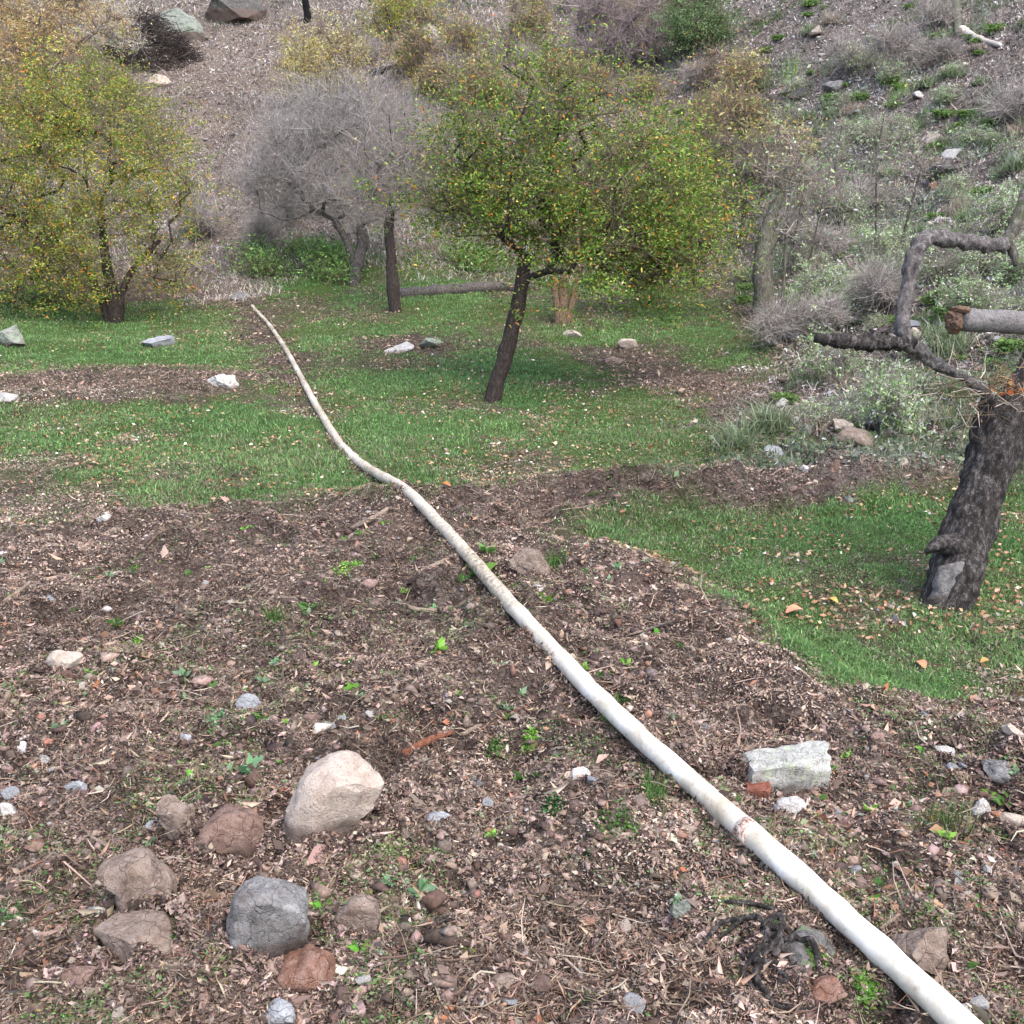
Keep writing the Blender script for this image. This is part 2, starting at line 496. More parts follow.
# from here on the ground is read back from the mesh just built
def lookup(x, y, *keys):
    x = np.asarray(x, float); y = np.asarray(y, float)
    fi = np.clip(np.log(np.maximum(y, 1.21) / 1.2) / math.log(150 / 1.2) * (NY - 1), 0, NY - 1.001)
    fj = np.interp(x / ((np.maximum(y, 1.2) + 2.5) * 1.05), TAB['u'], np.arange(NX)); fj = np.clip(fj, 0, NX - 1.001)
    i = fi.astype(int); j = fj.astype(int); a = fi - i; b = fj - j
    out = []
    for k in keys:
        t = TAB[k]
        out.append((t[i, j] * (1 - b) + t[i, j + 1] * b) * (1 - a) + (t[i + 1, j] * (1 - b) + t[i + 1, j + 1] * b) * a)
    return out
def H(x, y): return lookup(x, y, 'z')[0]
def zones(x, y): return lookup(x, y, 'lawn', 'path', 'scrub', 'hill')

def scatter(n, y0, y1, k=2.0, spread=0.62, pad=1.0):
    """Points over the ground with density falling with distance."""
    v = rng.uniform(0, 1, n)
    a = 2 - k if abs(2 - k) > 1e-6 else 1e-6
    y = (y0 ** a + v * (y1 ** a - y0 ** a)) ** (1 / a)
    x = rng.uniform(-1, 1, n) * (y * spread * 0.82 + pad)
    return x, y

# ---- grass
def build_grass():
    x, y = scatter(1900000, 5.2, 27, 2.0, 0.6, 0.6)
    lawn, path, scrub, hill = zones(x, y)
    cl = fbm(x * 2.3, y * 2.3, 61, 4)
    keep = rng.uniform(0, 1, len(x)) < lawn ** 1.3 * np.clip(0.85 + 0.6 * cl, 0.2, 1)
    x, y, cl, lk = x[keep], y[keep], cl[keep], lawn[keep]
    z = H(x, y)
    n = len(x); print('grass', n)
    tall = np.clip(1 + 1.1 * fbm(x * 1.1, y * 1.1, 71, 3) , 0.5, 2.2)
    h = rng.gamma(5, 0.0049, n) * tall * (0.55 + 0.45 * lk)
    w = (0.004 + 0.00042 * y) * rng.uniform(0.7, 1.3, n)
    g1, g2, g3 = np.array([0.125, 0.260, 0.078]), np.array([0.215, 0.360, 0.125]), np.array([0.150, 0.215, 0.10])
    t = np.clip(0.5 + 0.9 * fbm(x * 0.9, y * 0.9, 81, 4), 0, 1)[:, None]
    c = g1 * (1 - t) + g2 * t
    c = c * np.exp(rng.normal(0, 0.35, (n, 1)))
    m = rng.uniform(0, 1, n); dry = sstep(0.0, 0.5, fbm(x * 0.6 + 3, y * 0.6, 91, 4))
    c[m < 0.25] = g3 * np.exp(rng.normal(0, 0.3, ((m < 0.25).sum(), 1)))
    d = m > 0.96 - 0.2 * dry
    c[d] = pick([lin(168, 150, 112), lin(140, 120, 96), lin(196, 184, 158)], d.sum()) * 0.8
    s = Soup(); s.add(*blades(np.stack([x, y, z - 0.004], 1), h, w, c, 1.1))
    tag(s.build('short_grass', M_GRASS), 'short green grass covering the lawn between the trees', 'grass', kind='stuff')
build_grass()

# ---- dry litter on the soil: shreds, dead leaves, straw
def build_litter():
    s = Soup()
    x, y = scatter(1250000, 2.3, 13.5, 1.7, 0.62, 0.5)
    lawn, path, scrub, hill = zones(x, y)
    cl = fbm(x * 3.1, y * 3.1, 101, 4)
    keep = rng.uniform(0, 1, len(x)) < (1 - 0.93 * lawn) * np.clip(0.62 + 1.0 * cl, 0.08, 1)
    x, y, cl = x[keep], y[keep], cl[keep]; n = len(x); print('litter', n)
    pal = [lin(116, 98, 86), lin(138, 118, 104), lin(162, 144, 128), lin(92, 76, 66), lin(66, 55, 49), lin(184, 172, 158), lin(142, 102, 78), lin(130, 122, 114)]
    pal = [np.array(q) * .68 * 1.1 + np.array([.19, .155, .133]) * .34 for q in pal]
    c = pick(pal, n, [5, 5, 2.2, 4, 3, 0.25, 0.7, 1.8], 0.17)
    dk = (np.clip(1 + 0.95 * fbm(x * 1.3, y * 1.3, 111, 4) + .35 * fbm(x * 7, y * 7, 112, 2), 0.4, 1.75) * (1 + 0.25 * sstep(7.5, 10, y)))[:, None]
    c = np.clip(c * dk * 1.3, 0.004, 0.8)
    L = np.exp(rng.normal(math.log(0.0118), 0.52, n)); W = L * rng.uniform(0.12, 0.7, n)
    z = H(x, y) + rng.uniform(0.0, 0.016, n)
    s.add(*flakes(np.stack([x, y, z], 1), L, np.maximum(W, 0.0022), c, 0.6, 0.4))
    # twigs, stems and broad crumpled leaves
    x, y = scatter(15000, 2.3, 12.5, 1.9, 0.62, 0.5)
    k = rng.uniform(0, 1, len(x)) < (1 - zones(x, y)[0]) * np.clip(0.45 + 1.2 * fbm(x * 1.1, y * 1.1, 117, 3), 0.05, 1); x, y = x[k], y[k]; n = len(x)
    A = np.stack([x, y, H(x, y) + .012], 1); D = rand_dirs(n, .16); L = np.minimum(np.exp(rng.normal(math.log(.06), .6, n)), .32)
    B = A + D * (L * .5)[:, None]; B[:, 2] = np.maximum(B[:, 2], H(B[:, 0], B[:, 1]) + .008)
    E = B + norm(D + rng.normal(size=(n, 3)) * np.array([.45, .45, .15])) * (L * .5)[:, None]; E[:, 2] = np.maximum(E[:, 2], H(E[:, 0], E[:, 1]) + .006)
    w = rng.uniform(.0010, .0030, n) * np.clip(L / .07, .6, 1.5)
    c = pick([lin(150, 130, 112), lin(176, 160, 144), lin(110, 90, 78), lin(72, 58, 52), lin(128, 92, 74)], n, [3, 2, 3, 3, 1])
    V, Q = frustums(A, B, w, w * .8, 5); s.add(V, Q, None, np.repeat(c, 10, 0))
    V, Q = frustums(B, E, w * .8, w * .35, 5); s.add(V, Q, None, np.repeat(c, 10, 0))
    x, y = scatter(16000, 2.3, 12, 2.0, 0.62, 0.5)
    k = rng.uniform(0, 1, len(x)) < (1 - zones(x, y)[0]) * sstep(-.1, .45, fbm(x * 1.5, y * 1.5, 119, 3) - .15 * sstep(.5, 2, x)); x, y = x[k], y[k]; n = len(x)
    c = pick([lin(150, 116, 94), lin(128, 98, 82), lin(176, 150, 132), lin(158, 104, 76), lin(96, 76, 66), lin(150, 146, 134)], n, [3, 4, 3, 1.2, 3, 1.5])
    L = rng.gamma(7, .0052, n)
    s.add(*flakes(np.stack([x, y, H(x, y) + .014], 1), L, L * rng.uniform(.35, .8, n), c, .35, .55))
    # straw fibres standing every way
    x, y = scatter(260000, 2.3, 13.5, 2.0, 0.62, 0.5)
    lawn, path, scrub, hill = zones(x, y)
    keep = rng.uniform(0, 1, len(x)) < (1 - 0.9 * lawn) * np.clip(0.5 + 1.3 * fbm(x * 2.2, y * 2.2, 121, 3), 0, 1)
    x, y = x[keep], y[keep]; n = len(x)
    c = pick([lin(150, 128, 112), lin(180, 160, 142), lin(112, 90, 78), lin(70, 56, 50)], n, [3, 2, 3, 2])
    L = rng.gamma(4, 0.009, n); c = c * 1.1
    s.add(*flakes(np.stack([x, y, H(x, y) + 0.008], 1), L, np.full(n, 0.0018) + 0.00014 * y, c, 0.45, 0.5))
    # dead leaves caught in the lawn
    x, y = scatter(26000, 6, 24, 2.0, 0.6, 0.5)
    lawn = zones(x, y)[0]; k = (lawn > 0.3) & (fbm(x * 1.4, y * 1.4, 131, 3) > -0.05); x, y = x[k], y[k]; n = len(x)
    c = pick([lin(150, 112, 84), lin(176, 148, 118), lin(120, 92, 74), lin(200, 190, 180)], n, [4, 4, 4, 1])
    s.add(*flakes(np.stack([x, y, H(x, y) + 0.03], 1), rng.uniform(.02, .055, n), rng.uniform(.012, .03, n), c, 0.3, 0.3))
    tag(s.build('leaf_litter', M_LITTER), 'brown leaf litter and straw strewn over the bare soil', 'leaf litter', kind='stuff')
build_litter()

ICO_V = None
def ico(sub):
    import bmesh
    bm = bmesh.new(); bmesh.ops.create_icosphere(bm, subdivisions=sub, radius=1.0)
    V = np.array([v.co[:] for v in bm.verts]); T = np.array([[v.index for v in f.verts] for f in bm.faces]); bm.free()
    return V, T

def build_moss():
    s = Soup()
    x, y = scatter(260000, 2.4, 11, 1.9, 0.62, 0.4)
    lawn = zones(x, y)[0]
    f = fbm(x * 2.2, y * 2.2, 221, 4) + 0.5 * fbm(x * 8, y * 8, 223, 3) - 0.12 * sstep(0.2, 1.5, x)
    k = (rng.uniform(0, 1, len(x)) < (1 - lawn) * sstep(0.06, 0.42, f) * 0.95); x, y = x[k], y[k]; n = len(x); print('moss', n)
    c = pick([lin(92, 128, 70), lin(116, 148, 92), lin(76, 104, 56), lin(136, 152, 116), lin(120, 112, 70)], n, [4, 3, 3, 2, 1.5], .25) * 1.15
    L = np.exp(rng.normal(math.log(.011), .4, n))
    s.add(*flakes(np.stack([x, y, H(x, y) + rng.uniform(.006, .022, n)], 1), L, L * rng.uniform(.3, .7, n), c, .6, .3))
    tag(s.build('thin_moss', M_GRASS), 'thin patchy moss and sprouting greens on the bare foreground soil', 'moss', kind='stuff')
build_moss()

def build_clods():
    V0, T0 = ico(1)
    x, y = scatter(60000, 2.4, 12, 2.0, 0.62, 0.4)
    lawn = zones(x, y)[0]
    k = (rng.uniform(0, 1, len(x)) < (1 - lawn) ** 2 * np.clip(0.45 + 1.3 * fbm(x * 1.8, y * 1.8, 141, 3), 0, 1))
    x, y = x[k], y[k]; n = len(x); print('clods', n)
    r = np.exp(rng.normal(math.log(0.010), 0.6, n)); r = np.minimum(r, 0.04)
    Z = H(x, y) - r * 0.05
    jit = 1 + rng.normal(0, 0.30, (n, len(V0), 1))
    sc = rng.uniform(0.45, 1.4, (n, 1, 3)) * np.array([1, 1, 0.6])
    V = V0[None] * jit * sc * r[:, None, None] + np.stack([x, y, Z], 1)[:, None]
    T = (np.arange(n)[:, None, None] * len(V0) + T0[None]).reshape(-1, 3)
    c = pick([lin(96, 80, 72), lin(120, 102, 93), lin(76, 64, 58), lin(146, 128, 118), lin(136, 104, 88), lin(176, 168, 162)], n, [4, 4, 3, 2, .6, 0.5])
    s = Soup(); s.add(V.reshape(-1, 3), None, T, np.repeat(c, len(V0), 0))
    tag(s.build('soil_clods', M_CLOD), 'crumbled brown clods and grit lying over the turned soil', 'soil clods', kind='stuff')
build_clods()

# ---- dry straw of the upper path and slope, low scrub on the right-hand slope
def build_hill_cover():
    s = Soup()
    x, y = scatter(900000, 11, 52, 1.4, 0.62, 1.0)
    lawn, path, scrub, hill = zones(x, y)
    wgt = np.clip(path * 0.95 + hill * 0.9 + scrub * 0.22, 0, 1) * np.clip(0.62 + 0.9 * fbm(x * 1.2, y * 1.2, 151, 4), 0.1, 1)
    k = rng.uniform(0, 1, len(x)) < wgt
    x, y, path, scrub = x[k], y[k], path[k], scrub[k]; n = len(x); print('straw', n)
    c = pick([lin(150, 142, 134), lin(176, 168, 160), lin(114, 106, 100), lin(86, 79, 75), lin(156, 138, 116)], n, [4, 2.5, 4, 3, 1.0])
    c = np.clip(c * np.clip(1 + 0.9 * fbm(x * 0.8, y * 0.8, 161, 4), 0.4, 1.7)[:, None], 0.004, 0.8)
    c = np.clip(c * 1.4, 0, .8); h = rng.gamma(5, 0.014, n) * (1 + 0.8 * (1 - path)); w = 0.003 + 0.00035 * y
    s.add(*blades(np.stack([x, y, H(x, y) - 0.01], 1), h, w, c, 2.2))
    x, y = scatter(560000, 9, 45, 1.5, 0.62, 1.0)
    lawn, path, scrub, hill = zones(x, y)
    k = rng.uniform(0, 1, len(x)) < np.clip(np.maximum(scrub + hill * 0.5 + path * 0.08, (1 - lawn) * (y > 12.5)), 0, 1) * np.clip(0.75 + 0.9 * fbm(x * 1.9, y * 1.9, 171, 4), 0.05, 1)
    x, y = x[k], y[k]; n = len(x); print('hill litter', n)
    c = pick([lin(140, 128, 124), lin(168, 157, 152), lin(96, 85, 80), lin(62, 54, 51), lin(206, 202, 200), lin(156, 124, 104)], n, [4, 4, 3, 2, 1.3, 0.5], 0.22) * 1.3 * np.clip(1 + 0.9 * fbm(x * 1.1, y * 1.1, 163, 4), 0.4, 1.7)[:, None]
    z_ = zones(x, y); flat = np.clip(1 - z_[1] - z_[2] - z_[3], 0, 1)[:, None]
    pm = np.clip(z_[1] + z_[3], 0, 1)[:, None] * .6; c = c * (1 - pm) + np.array([.26, .235, .215]) * pm
    c2 = pick([lin(140, 120, 106), lin(112, 92, 80), lin(164, 144, 128), lin(86, 70, 60)], n, None, .2) * 1.1
    c = np.minimum(c * (1 - flat) + c2 * flat, .62); L = rng.gamma(4, 0.0125, n) * (0.7 + 0.022 * y) * (1 - .4 * flat[:, 0])
    s.add(*flakes(np.stack([x, y, H(x, y) + rng.uniform(0.0, 0.05, n)], 1), L, L * rng.uniform(0.12, 0.5, n), c, 0.5, 0.4))
    tag(s.build('dry_straw', M_LITTER), 'dry grey straw and dead leaves matted over the hillside and upper path', 'dry grass', kind='stuff')
    # green and grey-green ground cover in patches
    s = Soup()
    x, y = scatter(800000, 8.5, 48, 1.55, 0.62, 1.0)
    lawn, path, scrub, hill = zones(x, y)
    pt = fbm(x * 1.15, y * 1.15, 181, 4) + 0.35 * fbm(x * 4, y * 4, 183, 2)
    near = 1 - sstep(9.5, 17, y)
    k = rng.uniform(0, 1, len(x)) < np.clip(scrub * (sstep(0.02, 0.34, pt + 0.24 * near)) * 0.95 + hill * 0.55 * sstep(0.2, 0.5, pt), 0, 1)
    x, y = x[k], y[k]; n = len(x); print('cover', n)
    g = np.clip(0.5 + 1.0 * fbm(x * 0.7, y * 0.7, 191, 3), 0, 1)[:, None]
    c = pick([lin(92, 112, 66), lin(116, 132, 92), lin(72, 94, 50)], n, None, 0.25) * (1 - g) + pick([lin(140, 150, 130), lin(118, 130, 104), lin(166, 172, 158)], n, None, 0.22) * g
    h = rng.gamma(5, 0.02, n)
    P = np.stack([x, y, H(x, y) + rng.uniform(0.0, 0.09, n)], 1)
    half = rng.uniform(0, 1, n) < 0.5; h = h * (0.55 + 0.45 * sstep(12, 24, y))
    s.add(*flakes(P[half], h[half] * 0.75, h[half] * 0.4, c[half], 0.6, 0.3))
    s.add(*blades(P[~half] - np.array([0, 0, .03]), h[~half] * 1.5, (0.004 + 0.0003 * y)[~half], c[~half], 1.2))
    tag(s.build('ground_cover', M_GRASS), 'patchy green and grey-green ground cover on the scrubby right slope', 'ground cover', kind='stuff')
build_hill_cover()

# ------------------------------------------------------------------ white pipe
def build_pipe():
    px = [(1150, 1205), (1010, 1082), (940, 1012), (872, 949), (806, 893), (748, 852), (700, 809), (642, 757), (592, 707), (546, 656), (506, 606), (466, 556),
          (442, 521), (418, 500), (386, 483), (352, 460), (327, 424), (306, 387), (291, 359), (278, 338), (263, 319), (252, 306)]
    rp = [20, 17.5, 15.5, 13.5, 12, 10.8, 10.2, 9.3, 8.8, 8.4, 7.8, 7.4, 6.8, 6.4, 5.7, 5.0, 4.5, 4.2, 3.7, 3.2, 2.6, 2.3]
    pts, rad = [], []
    for (a, b), r in zip(px, rp):
        p, d = ground(a, b + r * 0.5)
        rr = max(0.048 - 0.0012 * max(d - 4.5, 0), 0.028)
        pts.append(at_depth(a, b, d - 0.05) if False else p + Vector((0, 0, rr * 0.72))); rad.append(rr)
    P, Rr = smooth_path(pts, rad, 240)
    # let the stiff pipe ride over the bumps
    z0 = P[:, 2].copy()
    wt = np.clip((10.5 - P[1:-1, 1]) / 3.0, 0.06, 1)[:, None]
    for _ in range(500): P[1:-1] += wt * 0.25 * (P[:-2] + P[2:] - 2 * P[1:-1])
    gz = H(P[:, 0], P[:, 1]) + Rr * 0.5
    lack = np.maximum(gz - P[:, 2], 0)                      # lift the pipe smoothly wherever the ground would swallow it
    lack = np.array([lack[max(0, q - 3):q + 4].max() for q in range(len(P))])
    for _ in range(90): lack[1:-1] += 0.25 * (lack[:-2] + lack[2:] - 2 * lack[1:-1])
    P[:, 2] += lack
    root = empty('pipe', tuple(P[len(P) // 2] - np.array([0, 0, 0.05])), 'long bent white pipe running downhill from the foreground soil into the grass', 'pipe')
    t = NT('weathered_white_pipe'); co = t.coord()
    f = t.noise(5, 6, 0.65, co, 0.4); g = t.noise(32, 6, 0.7, co); lo = t.noise(1.1, 3, 0.5, co)
    c = t.rampc(f, [(0.32, lin(186, 178, 160)), (0.55, lin(224, 218, 206)), (0.7, lin(240, 238, 234))])
    c = t.mix(t.rampc(g, [(0.58, (0, 0, 0)), (0.72, (0.75,) * 3)]), c, lin(140, 120, 98))
    far = t.attr('wear')
    worn = t.rampc(g, [(0.36, lin(92, 80, 64)), (0.5, lin(160, 148, 128)), (0.66, lin(196, 186, 170))])
    mud = t.noise(2.6, 6, 0.7, co, 0.6)
    c = t.mix(t.rampc(mud, [(0.52, (0, 0, 0)), (0.70, (0.7,) * 3)]), c, lin(150, 134, 112))
    c = t.mix(far, c, worn)
    t.color(c); t.b.inputs['Roughness'].default_value = 0.6; t.bump(g, 0.25, 0.01)
    V, Q, T = tube(P, Rr, 20, 0.07, 5)
    wear = np.repeat(np.clip((P[:, 1] - 4.4) / 2.2, 0, 0.95) * (0.75 + 0.35 * vnoise(P[:, 1] * 3, P[:, 1] * 0, 7)), 20)
    wear = np.concatenate([wear, [0, 0.5]])
    mesh_from('pipe_wall', V, [(4, Q), (3, T)], t.m, smooth=True, parent=root, attrs=dict(wear=np.clip(wear, 0, 1)))
    # rust-coloured band wrapped round the pipe near the foreground
    tb = NT('rusty_band'); ff = tb.noise(60, 5, 0.7, tb.coord())
    tb.color(tb.rampc(ff, [(0.3, lin(96, 62, 46)), (0.42, lin(150, 110, 88)), (0.52, lin(214, 200, 186))]))
    tb.bump(ff, 0.6, 0.01)
    tgt = np.array(pts[5]); i = int(np.argmin(np.linalg.norm(P - tgt, axis=1)))
    V, Q, T = tube(P[i:i + 2], Rr[i:i + 2] + 0.003, 20, 0.05, 5)
    o = mesh_from('band', V, [(4, Q), (3, T)], tb.m, smooth=True, parent=root); o['label'] = 'rusty brown band round the white pipe'
    return P
PIPE = build_pipe()

# ------------------------------------------------------------------ trees and shrubs
def grow(trunks, blobs, ntarget, seed, seglen=0.25):
    """Skeleton: trunk polylines first, then each target in the crown is joined to the nearest branch."""
    r = np.random.default_rng(seed)
    nodes = []; par = []
    for tr in trunks:
        prev = -1
        for p in tr:
            nodes.append(np.array(p, float)); par.append(prev); prev = len(nodes) - 1
    nbase = len(nodes)
    tops = [np.array(tr[-1], float) for tr in trunks]
    tg = []
    w = np.array([b[1] ** 2 * (b[2] if len(b) > 2 else 1) for b in blobs]); w = w / w.sum()
    for i in range(ntarget):
        b = blobs[r.choice(len(blobs), p=w)]
        d = r.normal(size=3); d /= np.linalg.norm(d)
        tg.append(np.array(b[0]) + d * b[1] * r.uniform(0.1, 1.0) ** 0.45 * np.array([1, 1, 0.95]))
    tg.sort(key=lambda q: min(np.linalg.norm(q - t) for t in tops))
    N = np.zeros((nbase + ntarget * 8, 3)); N[:nbase] = nodes; n = nbase
    # only the upper part of each trunk takes branches
    ok = np.ones(len(N), bool)
    k = 0
    for tr in trunks:
        m = len(tr); ok[k:k + max(1, int(m * 0.55))] = False; k += m
    tips = []
    for q in tg:
        d = np.linalg.norm(N[:n] - q, axis=1); d[~ok[:n]] = 1e9
        # branches leave upwards: penalise nodes above the target
        d = d + 0.6 * np.maximum(N[:n, 2] - q[2], 0)
        j = int(np.argmin(d)); a = N[j]; L = np.linalg.norm(q - a)
        m = int(np.clip(round(L / seglen), 1, 6))
        prev = j
        for s in range(1, m + 1):
            f = s / m
            p = a + (q - a) * f + r.normal(size=3) * 0.06 * L * math.sin(f * 3.1) + np.array([0, 0, 0.10 * L * math.sin(f * 3.14)])
            N[n] = p; par.append(prev); prev = n; n += 1
        tips.append(prev)
    N = N[:n]
    par = np.array(par)
    cnt = np.zeros(n)
    for t in tips: cnt[t] += 1
    for i in range(n - 1, -1, -1):
        if par[i] >= 0: cnt[par[i]] += cnt[i]
    return N, par, cnt, nbase, tips

def make_tree(name, label, cat, base, trunks, blobs, ntarget, seed, bark, twigcol, leafpal=None, leafw=None, leaves_per=40, leaf=(0.05, 0.02),
              twigs_per=8, twig_len=0.3, twig_w=0.005, r_tip=0.0042, trunk_rad=None, group=None, leafspread=0.2, dens_z=None, expo=0.46):
    """trunks: list of (path points, radii). blobs: (centre, radius, weight)."""
    root = empty(name, tuple(base), label, cat, group)
    tr_s = [smooth_path(p, r, 14) for p, r in trunks]
    s = Soup()
    for k, (P, Rr) in enumerate(tr_s):
        s.add(*tube(P, Rr, 12, 0.22, seed + k))
    N, par, cnt, nb, tips = grow([p for p, r in tr_s], blobs, ntarget, seed)
    i = np.arange(nb, len(N)); p = par[i]
    rr = r_tip * np.maximum(cnt, 1) ** expo
    lim = trunks[0][1][-1] * 0.6
    rr = np.minimum(rr, lim)
    big = cnt[i] >= 4
    A, B = N[p], N[i]
    ra = np.minimum(np.where(p < nb, rr[i] * 1.15, rr[p]), lim)
    if big.any():
        V, Q = frustums(A[big], B[big], ra[big], rr[i][big], 6); s.add(V, Q)
    s.build('trunk', bark, parent=root, smooth=True)
    # fine twigs
    g = Soup(); r = np.random.default_rng(seed + 5)
    sm = ~big
    V, Q = frustums(A[sm], B[sm], ra[sm], rr[i][sm], 4); g.add(V, Q, None, np.tile(twigcol, (len(V), 1)))
    tipP = N[np.array(tips)]
    tipD = norm(N[np.array(tips)] - N[par[np.array(tips)]])
    cen = np.mean([b[0] for b in blobs], axis=0)
    if twigs_per:
        n = len(tips) * twigs_per
        P0 = np.repeat(tipP, twigs_per, 0) - np.repeat(tipD, twigs_per, 0) * r.uniform(0, 0.3, (n, 1)) + r.normal(size=(n, 3)) * twig_len * (0.28 if twigs_per > 30 else 0.05)
        D = norm(np.repeat(tipD, twigs_per, 0) * 0.6 + r.normal(size=(n, 3)) * 0.75 + np.array([0, 0, 0.3]))
        L = twig_len * r.uniform(0.4, 1.3, n)
        mid = P0 + D * (L * 0.5)[:, None]
        D2 = norm(D + r.normal(size=(n, 3)) * 0.35)
        end = mid + D2 * (L * 0.5)[:, None]
        c = twigcol * np.exp(r.normal(0, 0.3, (n, 1)))
        w = np.full(n, twig_w)
        V, Q = frustums(P0, mid, w * 0.5, w * 0.4, 3); g.add(V, Q, None, np.repeat(c, 6, 0))
        V, Q = frustums(mid, end, w * 0.4, w * 0.2, 3); g.add(V, Q, None, np.repeat(c, 6, 0))
    g.build('twigs', M_TWIG, parent=root)
    if leafpal is not None:
        n = len(tips) * leaves_per
        ns = 7                                              # sprays of leaves round each twig end
        sub = tipP[:, None] + r.normal(size=(len(tips), ns, 3)) * leafspread * 1.15
        P0 = sub[np.repeat(np.arange(len(tips)), leaves_per), r.integers(0, ns, n)] + r.normal(size=(n, 3)) * leafspread * np.array([.36, .36, .2])
        # uneven: some sprays nearly bare, some heavy
        spray = np.repeat(r.uniform(0.25, 1.0, len(tips)) ** 0.8, leaves_per)
        cl = 0.5 + 1.0 * vnoise(P0[:, 0] * 2.0 + P0[:, 1] * 0.7, P0[:, 2] * 2.0 - P0[:, 1] * 1.3, seed) + 0.7 * vnoise(P0[:, 0] * 5 + P0[:, 1] * 2, P0[:, 2] * 5 - P0[:, 1] * 3, seed + 4)
        keep = r.uniform(0, 1, n) < spray * np.clip(cl + 0.25, 0.12, 1)
        if dens_z is not None:
            z0, z1, f0, f1 = dens_z
            keep &= r.uniform(0, 1, n) < np.interp(P0[:, 2], [z0, z1], [f0, f1])
        hue = np.repeat(r.normal(0, 0.22, len(tips)), leaves_per)[keep]
        P0 = P0[keep]; n = len(P0)
        c = pick(leafpal, n, leafw, 0.25) * np.exp(hue)[:, None] * np.array([1.45, 1.5, 1.2])
        L = leaf[0] * np.exp(r.normal(-.05, .33, n))
        f = Soup(); f.add(*flakes(P0, L, leaf[1] * r.uniform(0.7, 1.3, n), np.clip(c, .004, .8), 0.7, 0.3))
        f.build('crown', M_LEAF, parent=root)
        print(name, 'leaves', n)
    return root

def tree_px(name, label, cat, base_px, trunk_px, blob_px, dens_px=None, **kw):
    """Places a tree by where its foot stands; trunk and crown given at the foot's own distance."""
    b, d = ground(*base_px)
    b = b - Vector((0, 0, 0.04))
    k = d / F
    trunks = []
    for tr in trunk_px:
        pts, rad = [], []
        for q in tr:
            off = q[3] if len(q) > 3 else 0.0
            pts.append(at_depth(q[0], q[1], d + off)); rad.append(q[2] * k)
        pts[0] = pts[0] - Vector((0, 0, 0.08))
        trunks.append((pts, rad))
    blobs = []
    for q in blob_px:
        off = q[3] if len(q) > 3 else 0.0
        dd = d + off
        blobs.append((np.array(at_depth(q[0], q[1], dd)), q[2] * dd / F, q[4] if len(q) > 4 else 1.0))
    if dens_px is not None:
        kw['dens_z'] = (at_depth(512, dens_px[0], d).z, at_depth(512, dens_px[1], d).z, dens_px[2], dens_px[3])
    return make_tree(name, label, cat, b, trunks, blobs, **kw)

G_OLIVE = [lin(108, 128, 60), lin(84, 112, 48), lin(132, 142, 76), lin(66, 94, 42), lin(160, 146, 78), lin(200, 116, 52), lin(146, 136, 108)]
# the leaning fruit tree in the middle of the lawn
tree_px('fruit_tree', 'leafy green fruit tree with one bare leaning trunk in the middle of the lawn', 'tree', (492, 402),
        [[(491, 405, 9.5), (497, 380, 7.5), (508, 345, 7), (517, 310, 6.8), (522, 280, 6.4), (524, 255, 6)]],
        [(560, 195, 80), (505, 190, 60, .2), (615, 215, 72, -.2), (600, 130, 62, .2), (545, 110, 55, -.2), (660, 235, 58, -.1, 1.3), (465, 205, 38),
         (672, 165, 45, .2), (495, 100, 50, .1, .8), (645, 264, 40, 0, 1.6), (478, 145, 48), (575, 245, 40, -.3), (452, 210, 28), (692, 235, 36, -.1, 1.3), (600, 92, 36, .1, .6), (540, 85, 40, .1, .6), (440, 190, 28), (690, 200, 34, .2)],
        ntarget=520, seed=3, bark=M_BARK_DARK, twigcol=lin(112, 100, 84), leafpal=G_OLIVE, leafw=[6, 6, 3.5, 4.5, 1.4, 0.9, 1.2], leaves_per=270,
        leaf=(0.040, 0.020), twig_len=0.45, twig_w=0.007, leafspread=0.24, dens_px=(220, 60, 1.0, 0.5))
tree_px('shrubby_tree', 'bushy olive-leaved tree with a shaggy reddish trunk, half hidden behind the leaning tree', 'tree', (563, 323),
        [[(562, 325, 6), (563, 300, 5), (566, 270, 4.5), (575, 240, 4)], [(560, 324, 4), (556, 300, 4), (552, 272, 3)], [(566, 324, 4), (574, 296, 3), (580, 268, 3)]],
        [(640, 190, 55), (700, 215, 52, .3), (730, 175, 42, .4, .6), (590, 200, 50), (680, 250, 42, 0, 1.3), (650, 120, 45, .3, .5), (750, 200, 32, .4, .5)],
        ntarget=240, seed=8, bark=mat_bark('reddish_bark', lin(56, 44, 36), lin(120, 98, 80), lin(164, 142, 120), None, 30), twigcol=lin(96, 78, 64),
        leafpal=G_OLIVE, leafw=[4, 3.5, 4, 3, 3, 1.3, 3], leaves_per=80, leaf=(0.046, 0.022), twig_len=0.5, twig_w=0.008, leafspread=0.22)
